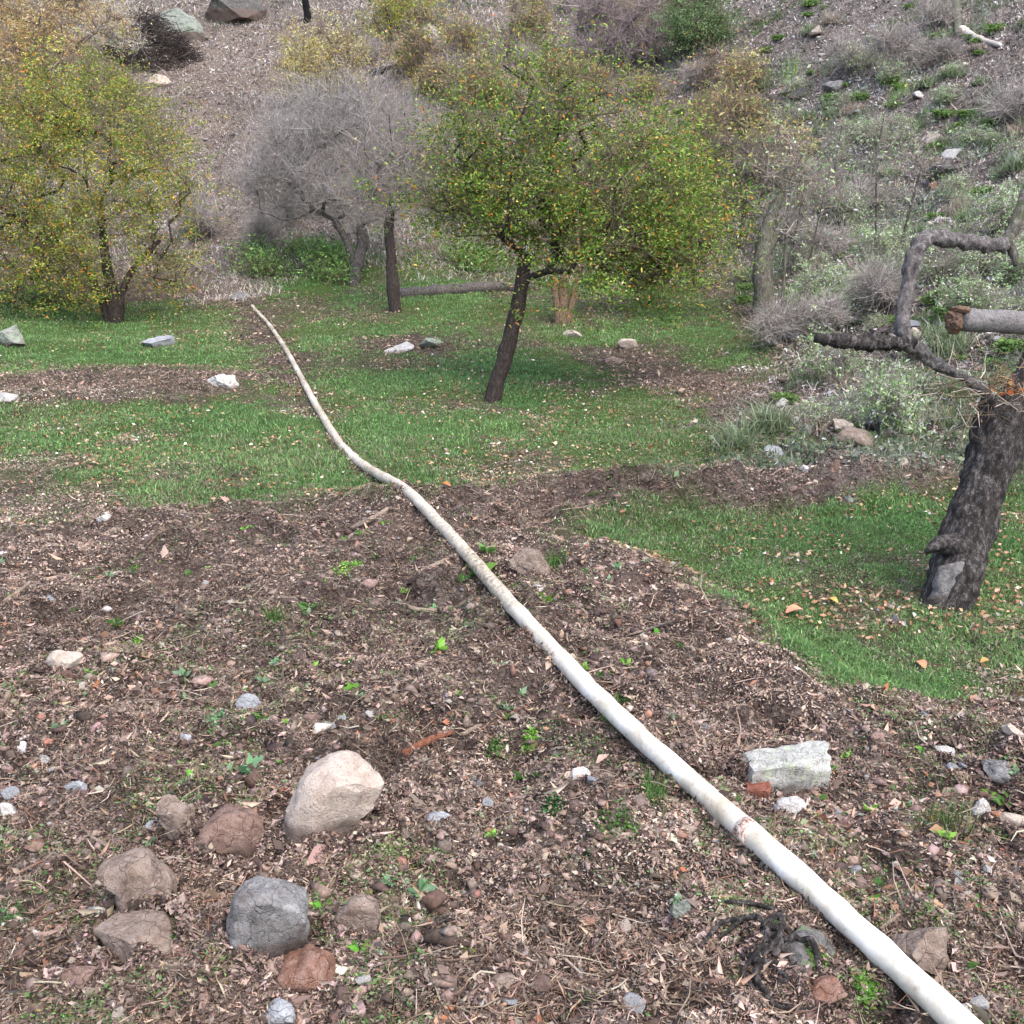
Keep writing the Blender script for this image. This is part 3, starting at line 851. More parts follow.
tree_px('fruit_tree', 'broad yellow-green tree with orange tinged leaves at the left edge of the lawn', 'tree', (114, 323),
        [[(116, 327, 9), (113, 300, 7), (106, 262, 4.5), (102, 225, 3.5), (100, 200, 3)], [(118, 322, 5), (122, 292, 3.6), (138, 262, 2.6), (160, 240, 2)],
         [(110, 326, 5), (102, 300, 3.6), (86, 268, 2.8), (56, 240, 2.2)]],
        [(60, 175, 75), (130, 185, 62, -.2), (55, 245, 55), (155, 240, 45, -.2), (15, 225, 55), (-40, 200, 70, .3), (95, 120, 45, .2), (150, 145, 42), (30, 120, 58, .3), (170, 200, 32, -.1, .8),
         (100, 258, 40, -.4), (30, 270, 38, -.2), (-20, 270, 40), (165, 265, 32, -.3), (70, 285, 28, -.4), (60, 110, 50, .3), (20, 160, 50)],
        ntarget=500, seed=14, bark=M_BARK_DARK, twigcol=lin(116, 102, 86),
        leafpal=[lin(118, 130, 60), lin(94, 114, 50), lin(140, 142, 72), lin(176, 150, 70), lin(196, 122, 58), lin(74, 96, 44), lin(150, 146, 122)],
        leafw=[5, 4.5, 4, 2.8, 1.6, 3.2, 2.0], leaves_per=250, leaf=(0.046, 0.022), twig_len=0.45, twig_w=0.008, leafspread=0.24)
GREY_TW = lin(152, 146, 142)
tree_px('bare_tree', 'leafless grey tree with a dense haze of fine twigs beside the upper path', 'tree', (354, 284),
        [[(352, 287, 5.5), (358, 262, 5.5), (363, 240, 5.5), (360, 222, 4)], [(357, 270, 4), (348, 245, 4), (335, 220, 3)]],
        [(330, 150, 68), (388, 150, 50, .3), (278, 165, 44), (360, 200, 42), (300, 118, 42), (370, 112, 40, .2), (295, 205, 34), (262, 190, 26), (415, 130, 30, .3), (340, 100, 30)],
        ntarget=330, seed=21, bark=M_BARK_GREY, twigcol=GREY_TW, leafpal=None, twigs_per=42, twig_len=0.46, twig_w=0.0062)
tree_px('bare_tree', 'thin dark-trunked leafless tree standing between the grey tree and the leaning green tree', 'tree', (395, 312),
        [[(396, 315, 6), (393, 285, 6), (391, 255, 5), (389, 225, 5), (392, 205, 4)]],
        [(395, 165, 42), (420, 190, 32), (380, 195, 30), (430, 150, 32, .3), (400, 125, 35)],
        ntarget=130, seed=27, bark=M_BARK_DARK, twigcol=lin(148, 139, 133), leafpal=[lin(140, 130, 70), lin(150, 112, 70), lin(106, 108, 60)], leafw=None,
        leaves_per=14, leaf=(0.05, 0.02), twigs_per=34, twig_len=0.46, twig_w=0.0062)
tree_px('small_tree', 'stunted lichen-covered tree trunk with sparse olive leaves at the foot of the right slope', 'tree', (764, 316),
        [[(762, 319, 11), (763, 290, 10), (762, 262, 9), (766, 232, 7), (776, 205, 6), (790, 180, 4)], [(766, 250, 5), (780, 226, 4), (800, 200, 3)]],
        [(745, 190, 40, .2), (780, 170, 35), (720, 160, 34, .4), (760, 140, 30, .2, .6), (805, 190, 25)],
        ntarget=90, seed=33, bark=M_BARK_LICHEN, twigcol=lin(112, 102, 94), leafpal=[lin(130, 128, 66), lin(106, 112, 56), lin(164, 140, 80), lin(150, 148, 124)], leafw=None,
        leaves_per=26, leaf=(0.055, 0.024), twigs_per=8, twig_len=0.5, twig_w=0.008, leafspread=0.26)

YEL = [lin(180, 164, 104), lin(164, 152, 112), lin(142, 136, 92), lin(190, 178, 146), lin(186, 148, 84)]
def shrub(name, label, base, stems, blobs, seed, pal, w=None, n=110, lp=34, tw=lin(120, 106, 94), tp=8, leaf=(0.07, 0.028), tl=0.5, spread=0.2):
    st = [[(base[0] + s * 2, base[1] + 2, 3.0), (base[0] + s * 6, base[1] - 14, 2.4), (base[0] + s * 12, base[1] - 30, 1.6)] for s in stems]
    return tree_px(name, label, 'shrub', base, st, blobs, ntarget=n, seed=seed, bark=M_BARK_GREY, twigcol=tw * 1.2, leafpal=pal, leafw=w, leaves_per=lp * 4,
                   leaf=leaf, twigs_per=tp, twig_len=tl, twig_w=0.011, leafspread=spread * 1.4, r_tip=0.006)
shrub('yellow_shrub', 'straw-yellow autumn shrub standing above the leafless grey tree', (318, 112), (-1, 0, 1),
      [(320, 62, 36), (345, 55, 26), (298, 72, 26), (335, 35, 20, 0, .6), (318, 85, 28)], 41, YEL, [4, 4, 3, 3, 1.4], 170, 22)
shrub('brown_shrub', 'tall tan and orange dry shrub in the top left corner', (60, 110), (-2, -1, 0, 1),
      [(30, 50, 50), (80, 35, 42), (0, 80, 50), (60, 75, 40), (100, 20, 30), (20, 10, 40)], 47, [lin(170, 142, 116), lin(188, 150, 90), lin(140, 128, 84), lin(150, 116, 92), lin(200, 180, 160)], None, 230, 30)
shrub('olive_shrub', 'low olive-green bush beside the bare upper path, above the left tree', (130, 150), (-1, 0, 1),
      [(105, 95, 32), (130, 115, 28), (85, 110, 30), (150, 130, 22), (100, 75, 18)], 53, [lin(118, 126, 60), lin(92, 108, 48), lin(140, 140, 78)], None, 130, 38)
shrub('grey_shrub', 'pale grey twiggy shrub leaning on the dark brush heap', (128, 62), (-1, 0, 1),
      [(116, 22, 24), (128, 40, 18), (105, 40, 18), (140, 52, 14)], 59, [lin(190, 184, 176), lin(160, 152, 144)], None, 70, 12, lin(172, 164, 156), 22)
shrub('green_shrub', 'compact blue-green shrub at the top of the slope, right of the leaning tree', (700, 62), (-1, 0, 1),
      [(698, 18, 26), (712, 30, 20), (684, 30, 18), (700, 0, 20)], 61, [lin(92, 112, 82), lin(112, 130, 100), lin(72, 92, 62)], None, 110, 60, leaf=(0.06, 0.03))
shrub('yellow_green_shrub', 'yellow-green shrub at the top edge, above the leaning tree', (528, 62), (-1, 0, 1),
      [(525, 22, 24), (508, 42, 22), (545, 40, 20), (530, 0, 24)], 67, [lin(150, 146, 92), lin(130, 128, 84), lin(176, 160, 116)], None, 80, 9)
shrub('twiggy_shrub', 'grey-mauve leafless bush at the top edge, between the yellow-green and blue-green shrubs', (612, 80), (-2, -1, 0, 1, 2),
      [(595, 30, 34), (630, 45, 30), (640, 15, 30), (600, 5, 26), (660, 50, 22)], 71, None, None, 150, 0, lin(134, 122, 120), 24, tl=0.7)
shrub('olive_shrub', 'small mixed green and yellow bush at the top edge, right of the yellow shrub', (400, 44), (-1, 0, 1),
      [(392, 14, 24), (412, 22, 20), (378, 24, 16), (430, 12, 18)], 73, [lin(104, 124, 58), lin(128, 140, 66), lin(176, 150, 70)], None, 90, 32)
shrub('rusty_shrub', 'narrow rust-orange dead bush just below the blue-green shrub', (712, 92), (0,),
      [(712, 66, 10), (708, 78, 9), (714, 54, 8)], 79, [lin(176, 124, 80), lin(156, 118, 90), lin(186, 154, 110)], None, 22, 7)
shrub('olive_shrub', 'sparse olive and brown bush in the gap between the leaning tree and the right slope', (735, 140), (-1, 0, 1),
      [(735, 105, 24), (752, 120, 20), (718, 118, 20)], 83, [lin(130, 126, 84), lin(150, 136, 104), lin(104, 110, 70)], None, 80, 8)

def copy_tree(o, parent=None):
    c = o.copy(); COL.objects.link(c)
    if parent is not None: c.parent = parent
    for ch in o.children: copy_tree(ch, c)
    return c

def bush_proto(name, label, group, seed, pal, n, lp, tw, tp, leaf, tl, hgt=0.6, wid=0.55):
    b = Vector((0, 0, 0)); r = np.random.default_rng(seed); st = []
    for q in range(5):
        a = r.uniform(0, 6.28); e = Vector((math.cos(a) * .25 * wid, math.sin(a) * .25 * wid, hgt * .5))
        st.append(([b, b + e * .5 + Vector((0, 0, .03)), b + e], [.012, .008, .005]))
    bl = [(np.array([r.uniform(-1, 1) * wid * .6, r.uniform(-1, 1) * wid * .6, hgt * r.uniform(.45, .95)]), wid * r.uniform(.3, .5), 1) for _ in range(6)]
    o = make_tree(name, label, 'shrub', b, st, bl, n, seed, M_BARK_GREY, tw, pal, None, lp, leaf, tp, tl, .007, .004, group=group, leafspread=.11)
    return o

def sow(protos, spots, smin, smax, tall=0.25):
    for i, (x, y) in enumerate(spots):
        o = protos[i] if i < len(protos) else copy_tree(protos[i % len(protos)])
        sc = rng.uniform(smin, smax); o.scale = (sc, sc, sc * rng.uniform(1 - tall, 1 + tall)); o.rotation_euler = (0, 0, rng.uniform(0, 6.28))
        o.location = (x, y, float(H(np.array([x]), np.array([y]))[0]) - .03)

def spots_px(n, box, seed):
    r = np.random.default_rng(seed); out = []
    for _ in range(n):
        p, d = ground(r.uniform(box[0], box[2]), r.uniform(box[1], box[3])); out.append((p.x, p.y))
    return out

SILV = [lin(164, 178, 152), lin(136, 154, 120), lin(192, 200, 186), lin(110, 136, 90)]
gs = 'silvery scrub on the right slope'; ls = 'low silvery-green scrub bush, one of a thicket on the right-hand slope'
pr = [bush_proto('scrub_bush', ls, gs, 300 + i, SILV, 60, 60, lin(140, 132, 124), 7, (.05, .022), .3) for i in range(4)]
sow(pr, spots_px(26, (785, 215, 900, 330), 1) + spots_px(5, (790, 350, 940, 470), 2) + spots_px(16, (770, 60, 1020, 210), 3) + spots_px(5, (940, 260, 1020, 300), 4) + spots_px(24, (770, 100, 1020, 340), 44), .3, .85)
gt = 'twig tangles on the slopes'; lt = 'leafless grey-brown tangle of twigs, one of many dotted over the slopes'
pr = [bush_proto('twig_tangle', lt, gt, 320 + i, None, 60, 0, lin(160, 152, 146), 16, (.05, .02), .4) for i in range(3)]
sow(pr, spots_px(9, (770, 180, 900, 340), 5) + spots_px(7, (750, 10, 1020, 190), 6) + spots_px(16, (350, 10, 700, 110), 7) + spots_px(6, (0, 200, 240, 300), 8) + spots_px(3, (200, 210, 300, 250), 9), .5, 1.3)
gd = 'dry olive bushes on the upper slope'; ld = 'mixed olive and straw bush, one of several crowding the upper slope'
pr = [bush_proto('dry_bush', ld, gd, 340 + i, [lin(140, 136, 96), lin(116, 124, 80), lin(172, 156, 118), lin(160, 126, 98)], 60, 34, lin(128, 114, 100), 8, (.06, .026), .35) for i in range(3)]
sow(pr, spots_px(14, (370, 0, 690, 110), 10) + spots_px(7, (700, 100, 770, 220), 11) + spots_px(8, (-40, 0, 130, 120), 12), .9, 1.9)
gg = 'green undergrowth behind the lawn'; lg = 'lush green low bush, one of several at the back edge of the lawn'
pr = [bush_proto('green_bush', lg, gg, 360 + i, [lin(112, 148, 84), lin(134, 164, 106), lin(96, 126, 74)], 40, 30, lin(110, 110, 80), 3, (.05, .03), .25, .3) for i in range(3)]
sow(pr, spots_px(12, (245, 250, 345, 282), 13) + spots_px(5, (420, 250, 500, 275), 14) + spots_px(4, (0, 300, 60, 322), 15) + spots_px(5, (590, 270, 720, 290), 16), .6, 1.2)
gp = 'saplings on the right slope'; lp_ = 'thin bare sapling, one of several rising from the scrub on the right slope'
def sapling(seed):
    r = np.random.default_rng(seed); st = [([Vector((0, 0, 0)), Vector((r.uniform(-.1, .1), 0, .5)), Vector((r.uniform(-.2, .2), r.uniform(-.1, .1), 1.3))], [.022, .018, .008])]
    bl = [(np.array([r.uniform(-.25, .25), r.uniform(-.2, .2), r.uniform(.7, 1.6)]), .3, 1) for _ in range(5)]
    return make_tree('sapling', lp_, 'sapling', Vector((0, 0, 0)), st, bl, 26, seed, M_BARK_LICHEN, lin(140, 130, 122), SILV, None, 12, (.05, .022), 6, .35, .006, .004, group=gp)
pr = [sapling(380 + i) for i in range(3)]
sow(pr, spots_px(7, (775, 190, 850, 330), 17) + spots_px(3, (860, 200, 900, 300), 18), .8, 1.3)

# dark brush heap and boulders at the top of the path
def brush_heap(name, label, px, py, wpx, hpx, n, col, seed):
    b, d = ground(px, py); k = d / F; r = np.random.default_rng(seed)
    root_loc = tuple(b)
    th = r.uniform(0, 2 * np.pi, n); q = r.uniform(0, 1, n) ** 0.5
    x = np.cos(th) * q * wpx * 0.5 * k; y = np.sin(th) * q * wpx * 0.4 * k
    top = hpx * k * (1 - q ** 2)
    P = np.stack([b.x + x, b.y + y, 0 * x], 1); P[:, 2] = H(P[:, 0], P[:, 1]) + r.uniform(0.0, 1, n) ** 0.6 * top
    D = norm(r.normal(size=(n, 3)) * np.array([1, 1, 0.45])); L = r.gamma(4, 0.1, n)
    c = col * np.exp(r.normal(0, 0.45, (n, 1)))
    V, Q = frustums(P - D * L[:, None] * .5, P + D * L[:, None] * .5, np.full(n, 0.011), np.full(n, 0.005), 4)
    s = Soup(); s.add(V, Q, None, np.repeat(c, 8, 0))
    o = s.build(name, M_TWIG, loc=root_loc)
    return tag(o, label, 'brush pile')
brush_heap('brush_heap', 'dark tangled heap of cut branches under the pale boulder at the top left', 152, 56, 92, 44, 1700, lin(70, 62, 58), 5)

# ------------------------------------------------------------------ stones
ROCK_V, ROCK_T = ico(5)
ROCKS_V, ROCKS_T = ico(4)
def rock_shape(w, hgt, dep, seed, outline=None, cuts=12, sub=4, rough=0.06):
    r = np.random.default_rng(seed)
    V0, T0 = (ROCK_V, ROCK_T) if sub == 4 else (ROCKS_V, ROCKS_T)
    V = V0.copy()
    if outline is not None:
        o = np.array(outline, float)               # normalised outline, x right, z up, around 0
        ang = np.arctan2(o[:, 1], o[:, 0]); ra = np.hypot(o[:, 0], o[:, 1])
        i = np.argsort(ang); ang = ang[i]; ra = ra[i]
        ang = np.concatenate([[ang[-1] - 2 * np.pi], ang, [ang[0] + 2 * np.pi]]); ra = np.concatenate([[ra[-1]], ra, [ra[0]]])
        phi = np.arctan2(V[:, 2], V[:, 0]); rr = np.interp(phi, ang, ra)
        q = np.hypot(V[:, 0], V[:, 2]); q2 = q ** 0.42      # blunter, so faces are flat
        V = np.stack([np.cos(phi) * rr * q2, np.sign(V[:, 1]) * np.abs(V[:, 1]) ** 0.8 * dep * 0.5, np.sin(phi) * rr * q2], 1)
        for k in range(12):                                 # broken faces towards and away from the viewer
            nrm = r.normal(size=3) * np.array([0.8, 1.4, 0.8]); nrm /= np.linalg.norm(nrm)
            pr = V @ nrm; dd = pr.max() * r.uniform(0.58, 0.88) if abs(nrm[1]) > 0.62 else pr.max()
            V = V - np.maximum(pr - dd, 0)[:, None] * nrm * 0.985
    else:
        for k in range(cuts):
            nrm = r.normal(size=3); nrm /= np.linalg.norm(nrm); dd = r.uniform(0.40, 0.80)
            ex = np.maximum(V @ nrm - dd, 0); V = V - ex[:, None] * nrm * 0.985
        V = V / np.abs(V).max(0) * np.array([w * 0.5, dep * 0.5, hgt * 0.5])
    s = max(w, hgt)
    nz = (fbm(V[:, 0] / s * 3 + seed, V[:, 2] / s * 3 + V[:, 1] / s * 2.3, seed, 4) + 0.6 * fbm(V[:, 1] / s * 7, V[:, 2] / s * 7 + V[:, 0] / s * 5, seed + 9, 3))
    rid = 1 - np.abs(fbm(V[:, 0] / s * 5 + V[:, 1] / s * 4, V[:, 2] / s * 5 - V[:, 1] / s * 3, seed + 21, 3)) * 2
    fine = fbm(V[:, 0] / s * 16 + V[:, 1] / s * 9, V[:, 2] / s * 16 + V[:, 1] / s * 11, seed + 31, 2)
    V = V + norm(V) * ((nz * rough * .7 + rid * rough * 0.22 + fine * rough * 0.22) * s)[:, None]
    return V, T0

STONES = []
def stone(name, label, cx, cy, w, h, mat, seed, outline=None, dep=0.75, sink=0.33, cat='stone', group=None, rough=0.05, rotz=0.0, sub=4):
    """cx, cy: where the stone stands (its foot is at cy + h/2)."""
    p, d = ground(cx, cy + h * 0.42); k = d / F
    W, Hh = w * k, h * k * 1.03
    if outline is None: W, Hh = W * 1.08, Hh * 1.25
    ol = None
    if outline is not None:
        ol = [((x - cx) * k, (cy - y) * k * 1.03) for x, y in outline]
    V, T = rock_shape(W, Hh, W * dep, seed, ol, rough=rough, sub=sub)
    if rotz:
        c, s_ = math.cos(rotz), math.sin(rotz); V = np.stack([V[:, 0] * c - V[:, 1] * s_, V[:, 0] * s_ + V[:, 1] * c, V[:, 2]], 1)
    cen = np.array(p) + np.array([0, W * dep * 0.3, Hh * (0.5 - sink)])
    if outline is not None: V[:, 2] *= np.where(V[:, 2] < 0, 1.15, 1.06); cen[2] = p.z + Hh * 0.34 - W * dep * 0.15
    o = mesh_from(name, V + cen, [(3, T)], mat, smooth=True, loc=tuple(cen))
    o.data.set_sharp_from_angle(angle=R(24))
    STONES.append((cen[0], cen[1], W, W * dep))
    return tag(o, label, cat, group)

M_PALE = mat_rock('pale_stone', lin(212, 190, 170), lin(176, 152, 134), lin(226, 210, 194), 9, cracks=0.12)
M_TAN = mat_rock('tan_stone', lin(160, 136, 118), lin(112, 90, 76), lin(188, 168, 152), 12)
M_BROWN = mat_rock('brown_stone', lin(150, 116, 100), lin(100, 74, 62), lin(176, 146, 130), 12)
M_RED = mat_rock('reddish_stone', lin(156, 108, 84), lin(104, 66, 50), lin(190, 152, 134), 12)
M_GREY = mat_rock('grey_stone', lin(146, 142, 139), lin(88, 84, 82), lin(182, 180, 178), 14)
M_WHITE = mat_rock('whitish_stone', lin(214, 208, 200), lin(166, 158, 148), lin(232, 230, 226), 10, cracks=.4)
M_BLUE = mat_rock('bluish_stone', lin(180, 182, 185), lin(130, 132, 136), lin(204, 206, 210), 10)
M_DARKR = mat_rock('dark_stone', lin(86, 82, 82), lin(44, 41, 40), lin(122, 118, 116), 10, lin(100, 110, 84))
M_LICH = mat_rock('lichen_stone', lin(150, 156, 142), lin(96, 98, 88), lin(182, 190, 176), 8, lin(132, 148, 120))
M_ORANGE = mat_rock('orange_stone', lin(196, 130, 88), lin(140, 84, 56), lin(214, 176, 146), 12)
M_CONC = mat_rock('concrete', lin(206, 204, 192), lin(150, 148, 136), lin(226, 226, 218), 16, lin(168, 176, 150))

stone('stone', 'large pale smooth stone, biggest in the foreground soil', 332, 796, 102, 86, M_PALE, 1,
      [(281, 832), (283, 806), (294, 784), (312, 760), (330, 753), (356, 754), (372, 766), (384, 773), (381, 782), (362, 802), (346, 818), (322, 830), (300, 838)], 0.7)
stone('stone', 'brown wedge-shaped stone left of the large pale stone', 226, 834, 74, 54, M_BROWN, 2,
      [(190, 852), (196, 838), (205, 818), (225, 808), (243, 809), (262, 826), (254, 842), (240, 854), (215, 860)], 0.8)
stone('stone', 'tan pointed stone at the left, below the brown wedge stone', 139, 884, 66, 62, M_TAN, 3,
      [(99, 861), (116, 855), (143, 850), (155, 868), (171, 892), (160, 903), (133, 914), (118, 910), (115, 896), (120, 876)], 0.75)
stone('stone', 'grey cracked squarish stone at the bottom left', 266, 920, 82, 88, M_GREY, 4,
      [(229, 958), (228, 930), (233, 898), (243, 878), (268, 875), (286, 880), (304, 890), (302, 920), (300, 950), (285, 962), (250, 964)], 0.7, rough=0.06)
stone('stone', 'small tan stone right of the grey cracked stone', 357, 918, 44, 44, M_TAN, 5,
      [(336, 938), (342, 905), (352, 896), (376, 898), (378, 918), (370, 938), (352, 942)], 0.7)
stone('stone', 'reddish brown slanted stone below the grey cracked stone', 300, 976, 74, 44, M_RED, 6,
      [(264, 996), (270, 978), (296, 958), (318, 950), (334, 966), (336, 984), (312, 996), (285, 1000)], 0.8)
stone('stone', 'pale grey stone cut off by the bottom edge at the left', 272, 1018, 40, 22, M_BLUE, 7)
stone('stone', 'tumbled stone crumbling above the brown wedge stone', 176, 820, 40, 50, M_TAN, 8, rough=0.1)
stone('stone', 'small bluish stone on top of the tumbled tan stone', 153, 828, 16, 14, M_BLUE, 9)
stone('stone', 'flat dusty tan stone half buried under the tan pointed stone', 130, 948, 88, 34, M_TAN, 10, sink=0.35)
stone('stone', 'brown stone flush with the soil at the left of the bottom corner', 74, 978, 40, 20, M_BROWN, 11, sink=0.25)
stone('stone', 'pale square stone in the soil near the left edge', 66, 662, 34, 28, M_PALE, 12)
stone('stone', 'bluish white shard in the soil above the large pale stone', 247, 704, 20, 22, M_BLUE, 13, [(236, 702), (248, 692), (257, 714), (248, 716), (240, 708)], 0.7)
stone('stone', 'white stone near the left edge beside a green leaf', 20, 747, 15, 12, M_WHITE, 14)
stone('stone', 'whitish stone paired with another under the left edge weeds', 44, 760, 18, 14, M_WHITE, 15)
stone('stone', 'white rounded stone at the very left edge', 8, 810, 20, 17, M_WHITE, 16)
stone('stone', 'small bluish stone left of the tumbled tan stone', 76, 789, 24, 12, M_BLUE, 17)
stone('stone', 'small bluish stone above the bluish pebbled soil at left', 186, 740, 14, 10, M_BLUE, 18)
stone('stone', 'small white stone in the soil left of the pipe', 576, 777, 28, 16, M_WHITE, 19)
stone('stone', 'pale bluish stone right of the large pale stone', 438, 818, 22, 12, M_BLUE, 20)
stone('stone', 'flat pale grey stone in the soil near the bottom centre', 498, 988, 36, 14, M_TAN, 21, sink=0.25)
stone('stone', 'rounded tan clod-like stone beside the pipe bend', 530, 563, 38, 32, M_TAN, 22, rough=0.09)
stone('stone', 'buried tan boulder right of the pipe in the bottom right corner', 930, 953, 58, 54, M_TAN, 23, rough=0.07, sink=0.3)
stone('stone', 'grey stone at the right edge below the grass patch', 1006, 771, 46, 19, M_GREY, 24)
stone('stone', 'small white flat stone left of the grey right-edge stone', 948, 753, 28, 10, M_WHITE, 25)
stone('stone', 'bluish small stone under the white flat stone at the right', 955, 768, 14, 10, M_BLUE, 26)
stone('stone', 'white upright pointed stone at the right beside orange stones', 982, 807, 17, 24, M_WHITE, 27, [(974, 816), (976, 802), (983, 795), (989, 804), (989, 818), (980, 820)], 0.8)
stone('stone', 'orange stone touching the white pointed stone', 997, 815, 15, 17, M_ORANGE, 28)
stone('stone', 'tan stone at the right edge beside the orange stone', 1014, 820, 24, 18, M_PALE, 29)
stone('stone', 'pale stone at the right edge just under the grass patch', 1016, 732, 20, 14, M_PALE, 30)
def block(name, label, cat, cx, cy, L, D, Hh, mat, yaw, tilt, seed, rough, sink=.25, chip=0.12):
    """A broken squared block: a box with worn, chipped edges."""
    import bmesh
    p, d = ground(cx, cy); r = np.random.default_rng(seed)
    bm = bmesh.new(); bmesh.ops.create_cube(bm, size=1.0); bmesh.ops.subdivide_edges(bm, edges=bm.edges[:], cuts=15, use_grid_fill=True)
    V = np.array([v.co[:] for v in bm.verts]); Q = np.array([[v.index for v in f.verts] for f in bm.faces]); bm.free()
    V = V * np.array([1 - .18 * (V[:, 2:3] > 0)[:, 0].mean(), 1, 1]); V[:, 0] += V[:, 2] * .16
    for _ in range(9):                                      # chipped corners and a broken end
        n = np.sign(r.normal(size=3)) * r.uniform(.25, 1, 3); n /= np.linalg.norm(n); pr = V @ n; dd = pr.max() * (1 - r.uniform(.3, 1.6) * chip)
        V = V - np.maximum(pr - dd, 0)[:, None] * n
    V = V * np.array([L, D, Hh])
    nz = fbm(V[:, 0] * 14 + V[:, 1] * 9 + seed, V[:, 2] * 18 + V[:, 1] * 13, seed, 4); V = V + norm(V) * (nz * rough)[:, None]
    ct, st = math.cos(tilt), math.sin(tilt); V = np.stack([V[:, 0] * ct - V[:, 2] * st, V[:, 1], V[:, 0] * st + V[:, 2] * ct], 1)
    c, s_ = math.cos(yaw), math.sin(yaw); V = np.stack([V[:, 0] * c - V[:, 1] * s_, V[:, 0] * s_ + V[:, 1] * c, V[:, 2]], 1)
    cen = np.array(p) + np.array([0, D * .3, Hh * (.5 - sink)])
    o = mesh_from(name, V + cen, [(4, Q)], mat, smooth=True, loc=tuple(cen)); o.data.set_sharp_from_angle(angle=R(28))
    STONES.append((cen[0], cen[1], L, D)); return tag(o, label, cat)
block('concrete_chunk', 'broken whitish concrete chunk lying right of the pipe', 'rubble', 784, 792, .40, .17, .17, M_CONC, .12, .10, 31, .02, .12)
block('brick', 'red brick fragment stuck under the left end of the concrete chunk', 'brick', 757, 801, .11, .08, .07, mat_rock('brick_red', lin(170, 92, 66), lin(120, 60, 42), lin(190, 126, 100), 16), -.1, .05, 32, .006, .15)
stone('stone', 'flat white stone just below the concrete chunk', 790, 808, 30, 20, M_WHITE, 33, [(776, 810), (778, 801), (790, 800), (807, 802), (800, 812), (785, 819)], 0.8)
stone('stone', 'dark stone leaning on the right end of the concrete chunk', 815, 784, 11, 17, M_BLUE, 34)
stone('stone', 'grey mossy slab in the hollow under the near end of the pipe', 800, 962, 76, 34, mat_rock('mossy_slab', lin(116, 114, 110), lin(68, 64, 62), lin(150, 148, 146), 10, lin(110, 122, 92)), 35, sink=0.2)
stone('stone', 'reddish stone under the grey mossy slab', 826, 994, 40, 26, M_RED, 36)
stone('stone', 'teal-tinted small stone left of the pipe above the bottom right hollow', 682, 908, 20, 22, M_LICH, 37)
# lawn and beyond
stone('stone', 'pale lichened rock at the left edge of the lawn', 6, 336, 34, 28, M_LICH, 40)
stone('slab', 'flat grey slab lying in the grass by the left tree', 159, 342, 34, 11, M_BLUE, 41)
stone('stone', 'pale rock at the left end of the bare bank', 4, 396, 22, 16, M_WHITE, 42)
stone('stone', 'low grey stone beyond the far end of the pipe', 238, 297, 22, 9, M_GREY, 43)
stone('stone', 'pale stone in the lawn right of the pipe', 402, 347, 32, 12, M_WHITE, 44)
stone('stone', 'second pale stone in the lawn, nearer the leaning trunk', 428, 343, 24, 12, M_LICH, 45)
stone('stone', 'pale heap of crumbled stone on the right end of the bare bank', 222, 382, 34, 14, M_WHITE, 46, rough=0.12)
stone('stone', 'pale stone in the bare patch right of the leaning trunk', 630, 344, 24, 11, M_PALE, 47)
stone('stone', 'low tan stone in the bare patch below another pale stone', 612, 360, 22, 10, M_TAN, 48)
stone('stone', 'grey-white stone cluster on the mid left bare soil', 104, 519, 22, 11, M_WHITE, 49)
stone('stone', 'tan flat stone on the lawn right of the leaning trunk base', 574, 334, 20, 8, M_PALE, 50)
# top of the path
stone('boulder', 'pale green-grey boulder on the dark brush heap', 172, 22, 60, 34, M_LICH, 51, [(140, 26), (150, 8), (168, 2), (184, 6), (200, 24), (206, 27), (176, 30)], 0.8, cat='boulder', sink=.4)
stone('boulder', 'dark grey boulder at the top edge, right of the pale green boulder', 226, 8, 70, 36, M_DARKR, 52, cat='boulder', sink=0.2)
stone('boulder', 'dark rock buried in the brush heap at the top left', 138, 36, 44, 36, M_DARKR, 53, cat='boulder', sink=0.2)
